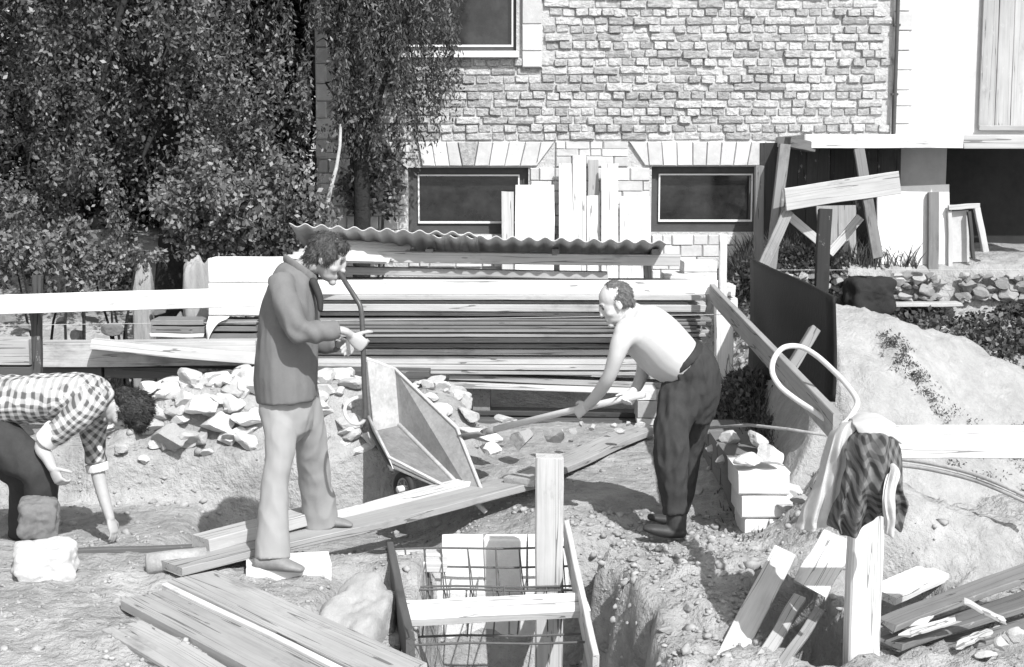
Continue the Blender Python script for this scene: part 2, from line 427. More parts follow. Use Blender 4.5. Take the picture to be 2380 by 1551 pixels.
# ------------------------------------------------------------------ the ground
def hgt(x, y):
    x = np.asarray(x, dtype=float); y = np.asarray(y, dtype=float)
    nz = fbm(x*1.3, y*1.3, 5, 3)*.10 + fbm(x*5, y*5, 4, 8)*(.07 + .07*sst(.2, .5, x)*sst(9, 8.4, y)) + np.abs(fbm(x*11, y*11, 3, 9))*(.07 + .09*sst(.2, .5, x)*sst(9, 8.4, y))
    z = 0.07*sst(8.3, 9.6, y) + .25*sst(11.9, 13, y)
    # excavated strip behind the plank walk, with its cut bank
    edge = 9.2 + fbm(x*2.2, x*0 + 3, 3, 5)*.25
    pit = sst(-.15, -.75, x)
    pf = -.28 + .19*sst(-1.75, -2.1, x)
    zl = np.where(y < 8.6, pf - pf*sst(7.95, 7.6, y), pf)
    zl = zl + (.24 - pf)*sst(edge - .10, edge + .02, y) - .14*sst(10.2, 10.8, y)*sst(-1.6, -.8, x) + .20*sst(11.9, 13, y)
    z = z*(1 - pit) + zl*pit
    z = z - .10*sst(.3, -.1, x)*sst(-.8, -.4, x)*sst(7.7, 8.3, y)*sst(9.4, 8.9, y)
    # terrace under the porch on the right
    z = z + .66*sst(1.6, 2.3, x)*sst(10.8, 12.35, y) + .32*sst(1.75, 1.95, x)*sst(12.44, 12.56, y)
    # rubble mounds
    z = z + .38*np.exp(-((x + 2.0)/.62)**4 - ((y - 9.78)/.44)**4)*sst(9.2, 9.5, y) + .36*np.exp(-((x + 1.12)/.28)**4 - ((y - 9.85)/.44)**4) + .36*np.exp(-((x + .5)/.28)**4 - ((y - 9.95)/.3)**4)
    # weedy hump beside the black sheet
    z = z + .42*np.exp(-((x - 1.72)/.30)**2 - ((y - 10.3)/.9)**2) + .22*np.exp(-((x - 1.75)/.35)**2 - ((y - 8.9)/.5)**2)
    z = z + .22*np.exp(-((x - 1.78)/.32)**2 - ((y - 7.75)/.55)**2)
    z = z + .24*sst(1.55, 1.9, x)*sst(6.95, 7.35, y)*sst(9, 8, y)
    # lit heap where the older man stands, and the ground towards the camera
    z = z + .07*np.exp(-((x - .98)/.45)**2 - ((y - 7.2)/.7)**2)
    z = z + nz*(.55 + .45*sst(8.5, 7, y))
    # trodden ground under the older man's boots
    ft = np.exp(-((x - .84)/.22)**4 - ((y - 8.08)/.32)**4); z = z*(1 - ft) + (-.035 + .03*(y - 7.95) + nz*.15)*ft
    # foundation trench with the reinforcement
    xl = -.47 + .05*fbm(y*3, y*0, 3, 11)*4; xr = .40 + .12*fbm(y*3, y*0 + 5, 3, 12)*3 + .10*sst(7.2, 6.0, y)
    tr = sst(xl - .05, xl + .04, x)*sst(xr + .16, xr, x)*sst(7.97, 7.9, y)
    z = z*(1 - tr) + (-.78 + nz*.5)*tr
    # rounded bank left of it
    tl = sst(-1.02, -.86, x)*sst(-.42, -.5, x)*sst(7.45, 7.3, y)
    z = z - .10*tl
    # hollows on the right
    hol = np.clip(1.25 - ((x - 1.36)/.20)**2 - ((y - 6.45)/.55)**2, 0, 1)
    z = z - .42*sst(0, .6, hol)
    hol = np.clip(1.25 - ((x - 1.92)/.26)**2 - ((y - 6.75)/.34)**2, 0, 1)
    z = z - .30*sst(0, .6, hol)
    z = z + .16*np.exp(-((x - 1.95)/.45)**2 - ((y - 7.35)/.25)**2)
    # rising ground under the trees and far off
    z = z + .9*sst(11.5, 16, y)*sst(-1.6, -3.4, x) + 5*sst(16, 60, y)
    return z
def axis(fine0, fine1, step, lo, hi):
    a = list(np.arange(fine0, fine1 + 1e-6, step)); s = step; v = a[0]
    while v > lo: s *= 1.35; v -= s; a.insert(0, v)
    s = step; v = a[-1]
    while v < hi: s *= 1.35; v += s; a.append(v)
    return np.array(a)
ax_ = axis(-4.3, 3.9, .032, -300, 300); ay_ = axis(4.7, 13.0, .032, -60, 400)
gx, gy = np.meshgrid(ax_, ay_); gz = hgt(gx, gy)
nx_, ny_ = len(ax_), len(ay_)
ii = np.arange(nx_*ny_).reshape(ny_, nx_)
Q = np.stack([ii[:-1, :-1], ii[:-1, 1:], ii[1:, 1:], ii[1:, :-1]], -1).reshape(-1, 4)
ground = link("ground", np_mesh("ground", np.stack([gx, gy, gz], -1).reshape(-1, 3), Q), M['earth'], smooth=True)
tag(ground, kind="structure")
def gz1(x, y): return float(hgt(np.array([x]), np.array([y]))[0])

# loose clods and gravel over the dug ground (nobody could count them)
def ico():
    bm = bmesh.new(); bmesh.ops.create_icosphere(bm, subdivisions=1, radius=1); v = np.array([p.co[:] for p in bm.verts]); bm.verts.ensure_lookup_table()
    f = np.array([[q.index for q in p.verts] for p in bm.faces]); bm.free(); return v, f
iv, if_ = ico()
rs = np.random.RandomState(5)
def scatter(n, x0, x1, y0, y1, smin, smax, keep=None):
    x = rs.uniform(x0, x1, n*3); y = rs.uniform(y0, y1, n*3)
    k = vnoise(x*1.7, y*1.7, 40) > rs.uniform(.2, .75, n*3)
    if keep is not None: k &= keep(x, y)
    x = x[k][:n]; y = y[k][:n]; m = len(x)
    z = hgt(x, y); s = smin + (smax - smin)*rs.power(.35, m)
    sc = np.stack([s*rs.uniform(.7, 1.4, m), s*rs.uniform(.7, 1.4, m), s*rs.uniform(.5, .95, m)], -1)
    V = iv[None]*(1 + rs.uniform(-.45, .35, (m, len(iv), 1)))*sc[:, None, :]
    a = rs.uniform(0, 6.28, m); ca, sa = np.cos(a)[:, None], np.sin(a)[:, None]
    V = np.stack([V[..., 0]*ca - V[..., 1]*sa, V[..., 0]*sa + V[..., 1]*ca, V[..., 2]], -1)
    V += np.stack([x, y, z + s*.15], -1)[:, None, :]
    Fc = if_[None] + (np.arange(m)*len(iv))[:, None, None]
    return V.reshape(-1, 3), Fc.reshape(-1, 3)
def join(parts):
    V = []; Fc = []; o = 0
    for v, f in parts: V.append(v); Fc.append(f + o); o += len(v)
    return np.concatenate(V), np.concatenate(Fc)
parts = [scatter(6500, -4.2, 3.2, 5.0, 9.6, .003, .015), scatter(260, -4.2, 3.2, 5.0, 9.6, .015, .032),
         scatter(1500, .3, 1.3, 5.6, 8.6, .004, .022), scatter(200, .35, 1.3, 5.6, 8.8, .012, .034), scatter(60, -2.8, -.9, 7.7, 9.2, .012, .035), scatter(60, 1.5, 2.6, 6.4, 8, .012, .035), scatter(500, -2.6, -.2, 9.0, 10.4, .008, .035),
         scatter(900, 1.2, 3.4, 11.2, 13.2, .01, .05)]
V, Fc = join(parts)
gravel = link("loose_gravel", np_mesh("loose_gravel", V, Fc), M['clod'])
tag(gravel, "loose clods and gravel strewn over the dug earth", "gravel", kind="stuff")

# ------------------------------------------------------------------ sand heap
gxs = np.linspace(1.40, 6.5, 165); gys = np.linspace(7.5, 11.2, 120)
sx_, sy_ = np.meshgrid(gxs, gys)
ridge = 1.36 - .44*np.clip(sx_ - 1.9, -1, 9)*(1 - .05*sx_)
rid_y = 9.1 + .1*np.sin(sx_*2)
sl = np.where(sy_ < rid_y, (rid_y - sy_)*.86, (sy_ - rid_y)*.55)
sz_ = ridge - np.sqrt(sl**2 + .02) + .12 + fbm(sx_*2.5, sy_*2.5, 5, 21)*.22 + fbm(sx_*8, sy_*8, 4, 22)*.09 + np.abs(fbm(sx_*14, sy_*14, 3, 23))*.05
sz_ -= .5*np.clip((1.95 - sx_)/.09, 0, 1)*np.clip((8.35 - sy_)/.3, 0, 1)
sz_ = np.where(sx_ < 1.93, np.minimum(sz_, .90 - (1.93 - sx_)*1.75 - .12*np.abs(sy_ - 8.5) + fbm(sx_*6, sy_*6, 4, 31)*.15), sz_)
sz_ = np.maximum(sz_, hgt(sx_, sy_) - .15)
ii = np.arange(sx_.size).reshape(sx_.shape)
Q = np.stack([ii[:-1, :-1], ii[:-1, 1:], ii[1:, 1:], ii[1:, :-1]], -1).reshape(-1, 4)
sand = link("sand_heap", np_mesh("sand_heap", np.stack([sx_, sy_, sz_], -1).reshape(-1, 3), Q), M['sand'], smooth=True)
tag(sand, "big white heap of sand banked behind the black sheet at right", "sand heap")
def sandz(x, y):
    i = np.argmin(abs(gxs - x)); j = np.argmin(abs(gys - y)); return sz_[j, i]

# ------------------------------------------------------------------ brick house
YW = 13.7
house = empty("brick_house", (0.9, YW, .2))
tag(house, "brick house with stone basement and basement windows behind the timber stack", "house")
XL, XR = P(735, 300, YW).x, P(2072, 300, YW).x
ztop = 5.2
z_bb = P(1400, 328, YW).z           # foot of the brickwork
def wz(y): return P(1190, y, YW).z
def wx(x, y=300): return P(x, y, YW).x
# backing wall with window openings (mortar), in strips round the openings
opn = [(wx(948, 460), wx(1228, 460), wz(545), wz(390)), (wx(1514, 460), wx(1756, 460), wz(540), wz(388)),
       (wx(776, 80), wx(1200, 80), wz(118), wz(118) + 1.25)]
wallm = MB()
xs = sorted(set([XL, XR] + [o_[0] for o_ in opn] + [o_[1] for o_ in opn]))
zs = sorted(set([-.3, ztop] + [o_[2] for o_ in opn] + [o_[3] for o_ in opn]))
for a, b in zip(xs, xs[1:]):
    for c, d in zip(zs, zs[1:]):
        mx, mz = (a + b)/2, (c + d)/2
        if any(o_[0] < mx < o_[1] and o_[2] < mz < o_[3] for o_ in opn): continue
        wallm.box((mx, YW + .2, mz), (b - a, .4, d - c))
wallm.box((XL + .2, YW + 3.4, (ztop - .3)/2), (.4, 6.0, ztop + .3))
wallm.box(((XL + XR)/2, YW + 6.6, (ztop - .3)/2), (XR - XL, .3, ztop + .3))
wall = wallm.build("wall", M['mortar'], house)
roofm = MB().prism([(XL - .4, YW - .5, ztop), (XR + 3, YW - .5, ztop), (XR + 3, YW + 3, ztop + 2.2), (XL - .4, YW + 3, ztop + 2.2)],
                   [(XL - .4, YW - .5, ztop + .15), (XR + 3, YW - .5, ztop + .15), (XR + 3, YW + 3, ztop + 2.35), (XL - .4, YW + 3, ztop + 2.35)])
roofm.build("roof", M['black_sheet'], house)

# bricks: courses of stretchers and of headers
def brick_verts(L, s):
    hz, dp = .066, .05
    r = random.Random(s); bm = bmesh.new()
    nx = 4; out = []
    prof = [(-1, -1), (-.5, -1.06), (0, -1.02), (.5, -1.05), (1, -1), (1.03, 0), (1, 1), (.5, 1.04), (0, 1.0), (-.5, 1.05), (-1, 1), (-1.03, 0)]
    cz = [(px*(L/2)*(1 + r.uniform(-.02, .02)), pz*hz/2*(1 + r.uniform(-.07, .07))) for px, pz in prof]
    V = [(x*(.92 + r.uniform(-.03, .03)), -dp + r.uniform(-.005, .007), z*(.86 + r.uniform(-.12, .08))) for x, z in cz] + [(x, -dp + .014 + r.uniform(-.003, .003), z) for x, z in cz] + [(x, 0, z) for x, z in cz]
    V.append((0, -dp - .002, 0)); n = 12; Fc = []
    for i in range(n):
        j = (i + 1) % n
        Fc.append((36, j, i)); Fc.append((i, j, n + j, n + i)); Fc.append((n + i, n + j, 2*n + j, 2*n + i))
    bm.free()
    return V, [f[::-1] for f in Fc]
bmesh_cache = {}
for L, nm in ((.236, 's'), (.112, 'h')):
    for k in range(6):
        V, Fc = brick_verts(L, k*7 + (1 if nm == 's' else 50))
        me = bpy.data.meshes.new("brick"); me.from_pydata(V, [], Fc); me.update()
        me.materials.append(M['brick']); bmesh_cache[(nm, k)] = (me, V, Fc)
course = .0772
cand = []
row = 0; z = z_bb + course/2 + .004
while z < ztop - .1:
    hd = row % 2 == 1; L = (.124 if hd else .249)*rnd.uniform(.97, 1.04)
    x = XL + .20 + (L*.5 if (row//2) % 2 else 0) + rnd.uniform(-.01, .01)
    while x + L < XR - .005:
        if rnd.random() < .07 and not hd:
            pieces = [('h', x + .062), ('h', x + .187)]
        else: pieces = [('h' if hd else 's', x + L/2)]
        for nm, cx in pieces:
            l2 = (.112 if nm == 'h' else .236)/2
            bad = False
            for o_ in opn:
                if cx + l2 > o_[0] - .02 and cx - l2 < o_[1] + (.20 if o_[2] > 2.5 else .02) and o_[2] - .09 < z < o_[3] + .05: bad = True
            if not bad: cand.append((nm, cx, z))
        x += L
    row += 1; z += course
def frame_vis(c):
    px = 1190 + c[1]/mpp(YW, 3); inb = 1000 < px < 2072 and c[2] < 3.72
    return (0 if inb else 2) + (0 if c[0] == 's' else 1)
cand.sort(key=frame_vis)
vis = [c for c in cand if frame_vis(c) < 2]
rest = MB(); nind = 0
for k, (nm, cx, cz_) in enumerate(cand):
    kk = rnd.randrange(6); me, V, Fc = bmesh_cache[(nm, kk)]
    dy = rnd.choice((-.008, -.006, -.002, .004, .012, .022)) + rnd.uniform(0, .006)
    ry = rnd.uniform(-.018, .018); rz = rnd.uniform(-.04, .04); dz = rnd.uniform(-.006, .006)
    mat = Matrix.Translation((cx + rnd.uniform(-.006, .006), YW + .032 - dy, cz_ + dz + .010*mnoise.noise(Vector((cx*1.3, cz_*2, 3))))) @ Matrix.Diagonal((rnd.uniform(.94, 1.03), 1, rnd.uniform(.94, 1.05), 1)) @ Matrix.Rotation(ry, 4, 'Y') @ Matrix.Rotation(rz, 4, 'Z')
    if nind < 300 and frame_vis((nm, cx, cz_)) < 2:
        o = bpy.data.objects.new("brick", me); C.objects.link(o); o.matrix_basis = mat; attach(o, wall); nind += 1
    else:
        b0 = len(rest.v); rest.v += [mat @ Vector(v) for v in V]; rest.f += [tuple(b0 + i for i in f) for f in Fc]
tag(rest.build("brickwork", M['brick'], wall), kind="stuff")

# basement stones: flat arches over the windows, squared stones between
def stone_poly(pts, proud=.03, gap=.006, nm="stone", parent=None, mat='ashlar', Y=YW):
    """pts in picture units on the wall plane -> bevelled stone"""
    w = [P(x, y, Y) for x, y in pts]; c = sum(w, Vector())/len(w)
    def inset(d): return [p + (c - p).normalized()*d for p in w]
    a = [Vector((p.x, Y - proud + rnd.uniform(-.004, .004), p.z)) for p in inset(gap + .012)]
    b = [Vector((p.x, Y - proud + .012, p.z)) for p in inset(gap)]
    d = [Vector((p.x, Y + .05, p.z)) for p in inset(gap)]
    n = len(w); Fc = [tuple(range(n))]
    for i in range(n):
        j = (i + 1) % n; Fc += [(i, n + i, n + j, j), (n + i, 2*n + i, 2*n + j, n + j)]
    me = bpy.data.meshes.new(nm); me.from_pydata([tuple(p) for p in a + b + d], [], Fc); me.update()
    bm = bmesh.new(); bm.from_mesh(me); bmesh.ops.recalc_face_normals(bm, faces=bm.faces); bm.to_mesh(me); bm.free()
    return link(nm, me, M[mat], parent)
arch = MB(); arch.box((0, YW + .3, .1), (.1, .1, .1))
found = empty("foundation", (0.9, YW, .2)); attach(found, house)
# over the left window: tops and bottoms of the joints (x_top, x_bottom)
jt = [(972, 982), (1003, 1012), (1037, 1045), (1064, 1075), (1112, 1102), (1146, 1136), (1184, 1172), (1222, 1208), (1258, 1246), (1289, 1240)]
for a, b in zip(jt, jt[1:]):
    key = a[0] == 1064
    o = stone_poly([(a[0], 329), (b[0], 329), (b[1], 388), (a[1], 388)], .035 if not key else .05, .004, "arch_stone", found)
    if key: o["label"] = "dark keystone of the flat arch"; o.data.materials[0] = M['brick']
jt = [(1462, 1500), (1503, 1508), (1537, 1541), (1572, 1573), (1609, 1609), (1643, 1640), (1677, 1672), (1711, 1703), (1746, 1735), (1779, 1766), (1818, 1800)]
for a, b in zip(jt, jt[1:]):
    stone_poly([(a[0], 329), (b[0], 329), (b[1], 387), (a[1], 387)], .035, .004, "arch_stone", found)
def ashlar(x0, x1, y0, y1, hrow, seed):
    r = random.Random(seed); y = y0
    while y < y1 - 3:
        h = min(hrow*r.uniform(.75, 1.2), y1 - y)
        if y1 - y - h < 9: h = y1 - y
        x = x0
        while x < x1 - 1:
            w = r.choice((24, 34, 46, 58))*r.uniform(.85, 1.15)
            if x1 - x - w < 14: w = x1 - x
            stone_poly([(x, y), (x + w, y), (x + w, y + h), (x, y + h)], .022 + r.uniform(0, .012), .004, "stone", found)
            x += w
        y += h
ashlar(1291, 1460, 329, 388, 22, 1)
ashlar(1232, 1510, 390, 545, 26, 2)
ashlar(1232, 1512, 546, 700, 28, 3)
ashlar(1514, 1815, 546, 720, 28, 4)
ashlar(950, 1231, 548, 620, 28, 5)
ashlar(740, 944, 370, 600, 30, 6)
ashlar(740, 968, 330, 369, 30, 8)
# corner stones at the left corner and beside the upper window
def quoins(x0, xa, xb, y0, y1, step, seed):
    r = random.Random(seed); y = y0; k = 0
    while y < y1 - 4:
        h = step*r.uniform(.85, 1.1)
        stone_poly([(x0, y), (xa if k % 2 else xb, y), (xa if k % 2 else xb, y + h), (x0, y + h)], .05, .003, "quoin", found)
        y += h; k += 1
quoins(735, 760, 778, -140, 330, 44, 3)
for (y0, y1) in ((-60, -8), (-8, 58), (58, 120), (120, 158)):
    stone_poly([(1213, y0), (1259, y0), (1259, y1), (1213, y1)], .06, .002, "quoin", found)
quoins(2076, 2112, 2118, -60, 310, 43, 5)

# windows
def window(o_, inner, deep=.10, nm="window", sill=True, mull=False):
    x0, x1, z0, z1 = o_
    w = empty(nm, ((x0 + x1)/2, YW + deep, z0)); attach(w, house)
    fr = MB(); t = .05
    for c, s in ((((x0 + x1)/2, YW + deep, z1 - t/2), (x1 - x0, .07, t)), (((x0 + x1)/2, YW + deep, z0 + t/2), (x1 - x0, .07, t)),
                 ((x0 + t/2, YW + deep, (z0 + z1)/2), (t, .066, z1 - z0 - 2*t)), ((x1 - t/2, YW + deep, (z0 + z1)/2), (t, .066, z1 - z0 - 2*t))): fr.box(c, s)
    fr.build("frame", M['darkframe'], w)
    a0, a1, b0, b1 = inner; k = .014
    bd = MB()
    for c, s in ((((a0 + a1)/2, YW + deep - .02, b1), (a1 - a0 + k, .045, k)), (((a0 + a1)/2, YW + deep - .02, b0), (a1 - a0 + k, .045, k*1.4)),
                 ((a0, YW + deep - .02, (b0 + b1)/2), (k, .043, b1 - b0 - k)), ((a1, YW + deep - .02, (b0 + b1)/2), (k, .043, b1 - b0 - k))): bd.box(c, s)
    bd.build("glazing_bead", M['whitepaint'], w)
    sh = MB()
    for c, s in ((((x0 + a0)/2 + t/2, YW + deep + .004, (z0 + z1)/2), (max(a0 - x0 - t, .01), .05, z1 - z0 - 2*t)), (((x1 + a1)/2 - t/2, YW + deep + .004, (z0 + z1)/2), (max(x1 - a1 - t, .01), .05, z1 - z0 - 2*t)),
                 (((a0 + a1)/2, YW + deep + .006, (z1 - t + b1)/2), (a1 - a0, .05, max(z1 - t - b1, .01))), (((a0 + a1)/2, YW + deep + .006, (z0 + t + b0)/2), (a1 - a0, .05, max(b0 - z0 - t, .01)))): sh.box(c, s)
    sh.build("sash", M['darkframe'], w)
    pn = MB().box(((a0 + a1)/2, YW + deep + .03, (b0 + b1)/2), (a1 - a0, .006, b1 - b0)); pn.build("pane", M['glass'], w)
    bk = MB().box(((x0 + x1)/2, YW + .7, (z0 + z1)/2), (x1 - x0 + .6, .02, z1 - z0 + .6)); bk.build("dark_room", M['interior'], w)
    return w
w1 = window(opn[0], (wx(972, 460), wx(1206, 460), wz(518), wz(408)), .11)
w2 = window(opn[1], (wx(1534, 460), wx(1750, 460), wz(514), wz(406)), .11)
w3 = window(opn[2], (wx(800, 80), wx(1191, 80), wz(106), wz(106) + 1.1), .09)
sl_ = MB().box(((opn[2][0] + opn[2][1])/2, YW - .03, wz(128)), (opn[2][1] - opn[2][0] + .04, .16, .055)); sl_.build("sill", M['whitepaint'], w3)
cur = MB().box((wx(1150, 80), YW + .16, wz(85)), (.13, .02, .12)); cur.build("curtain", M['cloth_pale'], w3)
# drain pipe at the corner
dp = MB().tube([(XR + .005, YW - .07, ztop), (XR + .005, YW - .07, wz(310))], .018, 10)
for zz in (wz(60), wz(220)): dp.box((XR + .005, YW - .05, zz), (.06, .06, .02))
dp.build("drain_pipe", M['darkframe'], house, smooth=False)
# rendered wing to the right, with a boarded door strip
wing = MB(); wxr = wx(2700)
wing.box(((wx(2076) + wxr)/2, YW + .22, (ztop + wz(320))/2), (wxr - wx(2076), .4, ztop - wz(320)))
wing.box(((wx(2076) + wx(2205))/2, YW + .22, (wz(320) - .3)/2), (wx(2205) - wx(2076), .38, wz(320) + .3))
wing.build("wing_wall", M['plaster'], house)
for k, (a, b) in enumerate(((2276, 2312), (2313, 2348), (2349, 2390))):
    plank("board", (wx((a + b)/2, 200), YW - .02, wz(302)), (wx((a + b)/2, 200), YW - .02, ztop - .3), (b - a)*.0041, .03, (0, 1, 0), .33 + .03*k, house)
plank("door_sill", (wx(2272), YW - .03, wz(298)), (wx(2420), YW - .03, wz(298)), .05, .05, (0, 0, 1), .3, house)
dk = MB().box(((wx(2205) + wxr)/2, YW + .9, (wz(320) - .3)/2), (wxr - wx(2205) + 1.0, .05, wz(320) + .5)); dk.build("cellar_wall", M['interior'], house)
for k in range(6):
    xa = wx(1766) + k*.225; plank("shade_board", (xa + .11, YW - .03, gz1(xa, YW) - .1), (xa + .11, YW - .03, wz(332)), .222, .03, (0, 1, 0), .045 + .012*(k % 3), house, segs=4)  # added near-black boards: the deep shade under the porch put into colour

# ------------------------------------------------------------------ porch slab on the right
YC = 12.35
slab = empty("porch_roof", P(2100, 345, YC)); tag(slab, "pale porch slab carried on rough props at the right of the house", "porch roof")
zt, zb = P(2100, 313, YC).z, P(2100, 345, YC).z
xc0, xc1 = P(1872, 330, YC).x, P(2600, 330, YC).x
sb = MB().box(((xc0 + xc1)/2, (YC + YW)/2 + .02, (zt + zb)/2 + .012), (xc1 - xc0, YW - YC - .04, zt - zb - .024)); sb.build("slab", M['block'], slab, color=.5)
plank("fascia_board", (xc0, YC - .02, (zt + zb)/2), (P(2235, 330, YC).x, YC - .02, (zt + zb)/2), .028, zt - zb, (0, 0, 1), .62, slab)
plank("fascia_board", (P(2237, 330, YC).x, YC - .02, (zt + zb)/2 - .004), (xc1, YC - .02, (zt + zb)/2 - .004), .028, zt - zb, (0, 0, 1), .40, slab)
plank("edge_beam", P(1843, 336, YC - .08) + Vector((-.05, 0, .02)), P(1872, 340, YC + .03) + Vector((.06, 0, -.01)), .10, .085, (0, 0, 1), .12, slab)
def img_board(name, x0, y0, x1, y1, Y0, Y1, wpx, thick, tone, label=None, cat=None, group=None, parent=None, face=(0, -1, 0), **k):
    """board whose broad face (wpx wide in the picture) looks at the camera"""
    p0 = P(x0, y0, Y0); p1 = P(x1, y1, Y1); w = wpx*mpp((Y0 + Y1)/2, 1)
    f = Vector(face); a = (p1 - p0).normalized(); f = (f - a*f.dot(a)).normalized()
    return plank(name, p0, p1, w, thick, f, tone, parent, label=label, cat=cat, group=group, **k)
img_board("porch_post", 1763, 640, 1764, 385, 12.5, 12.5, 20, .08, .17, "weathered upright post at the right edge of the basement window", "post", ragged=.02)
img_board("prop_pole", 1790, 640, 1824, 335, 12.2, 12.25, 24, .07, .22, "leaning pale prop pole holding up the end of the porch slab", "pole")
img_board("prop_plank", 1775, 615, 1832, 490, 11.95, 12.1, 26, .04, .24, "short grey board propped aslant below the wide plank", "plank")
img_board("wide_plank", 1824, 464, 2090, 424, 12.02, 12.15, 52, .035, .40, "wide pale plank nailed level across the porch props", "plank")
img_board("brace_board", 1996, 346, 2040, 600, 12.2, 12.05, 24, .04, .17, "thin brace board slanting down under the porch slab", "brace")
img_board("brace_board", 1822, 492, 1925, 580, 12.25, 12.3, 20, .03, .44, "short pale brace slanting down right behind the dark post", "brace")
img_board("brace_board", 1928, 590, 1999, 505, 12.3, 12.35, 20, .03, .46, "short pale brace slanting up right beside the dark post", "brace")
img_board("door_panel", 2122, 632, 2121, 432, 12.64, 12.67, 166, .04, .74, "big white panel leaning in the porch under the slab", "panel", mat='whitepaint', segs=4)
img_board("porch_stud", 2168, 632, 2169, 447, 12.57, 12.61, 24, .05, .18, "dark narrow stud standing before the white porch panel", "stud")
img_board("grey_board", 1945, 600, 1943, 478, 12.7, 12.75, 90, .03, .30, "grey board wall piece behind the braces under the wide plank", "board")
# window frame leaning in the porch
wf = empty("leaning_window_frame", P(2235, 620, 12.55)); tag(wf, "old glazed window frame leaning under the porch at the picture edge", "window frame")
img_board("frame_bar", 2204, 483, 2275, 478, 12.6, 12.6, 12, .05, .45, parent=wf)
img_board("frame_bar", 2270, 484, 2290, 585, 12.6, 12.6, 14, .05, .45, parent=wf)
img_board("frame_bar", 2252, 492, 2262, 600, 12.58, 12.55, 8, .04, .06, parent=wf)
img_board("frame_bar", 2206, 490, 2208, 620, 12.62, 12.6, 10, .04, .45, parent=wf)
img_board("pane", 2231, 610, 2229, 490, 12.64, 12.64, 44, .01, .42, parent=wf, mat='cloth_pale', segs=2)
# rough stone edging of the porch terrace
# ------------------------------------------------------------------ rocks
rock_me = []
def make_rock(seed, flat=1.0):
    r = random.Random(seed); bm = bmesh.new(); bmesh.ops.create_icosphere(bm, subdivisions=3, radius=1)
    planes = [(Vector((r.gauss(0, 1), r.gauss(0, 1), r.gauss(0, 1))).normalized(), r.uniform(.38, .72)) for _ in range(10)]
    for v in bm.verts:
        for n, d in planes:
            k = v.co.dot(n)
            if k > d: v.co -= n*(k - d)*.985
        v.co += v.co.normalized()*.05*mnoise.fractal(v.co*3.5 + Vector((seed, 0, 0)), 1.0, 2.0, 4)
        v.co.z *= flat
    me = bpy.data.meshes.new("rock"); bm.to_mesh(me); bm.free(); me.materials.append(M['rock'])
    return me
for k in range(12): rock_me.append(make_rock(k*3 + 1, (.7, .85, 1)[k % 3]))
def rock(name, c, size, tone=.5, label=None, cat="stone", group=None, parent=None, k=None, rot=None):
    o = bpy.data.objects.new(name, rock_me[rnd.randrange(12) if k is None else k]); C.objects.link(o)
    if label and 'rubble' in label and 'wall' not in label:      # rest it on the heap, never beyond the cut bank
        c = Vector(c)
        while gz1(c.x, c.y) < .12 and c.y < 9.9 and c.x < -.3: c.y += .05
        c.z = min(c.z, gz1(c.x, c.y) + (size[2] if hasattr(size, '__len__') else size)*1.1)
    o.location = c; o.scale = size if hasattr(size, '__len__') else (size*rnd.uniform(.85, 1.25), size*rnd.uniform(.8, 1.1), size*rnd.uniform(.7, 1.0))
    o.rotation_euler = rot if rot else (rnd.uniform(-.4, .4), rnd.uniform(-.4, .4), rnd.uniform(0, 6.28))
    o.color = (tone, tone, tone, 1)
    if parent is not None: attach(o, parent)
    if label: tag(o, label, cat, group)
    return o
# stone edging of the porch terrace: a low dry wall with gaps
tw = empty("terrace_wall", (2.6, 12.7, .8)); tag(tw, "low dry stone wall edging the terrace below the porch", "stone wall")
drs = random.Random(3)
for k in range(46):
    x = 1790 + k*13.6 + drs.uniform(-5, 5)
    for y in (645, 668, 692):
        if 1955 < x < 2080 or 2195 < x < 2232 or drs.random() < .12: continue
        rock("stone", P(x, y + drs.uniform(-5, 5), 12.44), (drs.uniform(.035, .06), .09, drs.uniform(.035, .055)), drs.uniform(.16, .42), parent=tw)
for x, y, s, t in ((1795, 640, 15, .5), (1830, 650, 22, .55), (1868, 642, 16, .45), (1955, 650, 18, .42), (1985, 665, 14, .4), (1962, 680, 15, .4),
                   (2090, 655, 24, .55), (2100, 690, 17, .45), (2130, 650, 20, .45), (2150, 675, 22, .4), (2185, 660, 18, .35), (2255, 660, 22, .35),
                   (2275, 685, 20, .33), (2330, 655, 24, .38), (2345, 690, 22, .36), (2240, 690, 18, .3), (1905, 690, 18, .35), (1850, 672, 16, .4), (2385, 660, 24, .35), (2380, 690, 22, .35)):
    p = P(x, y, 12.42); rock("stone", p, (s*.0040, .10, s*.0036), t*.85, parent=tw)
slabst = plank("coping_slab", P(2070, 708, 12.32), P(2230, 706, 12.32), .2, .03, (0, 0, 1), .42, None, 'block', label="pale flat slab at the foot of the terrace wall", cat="slab")

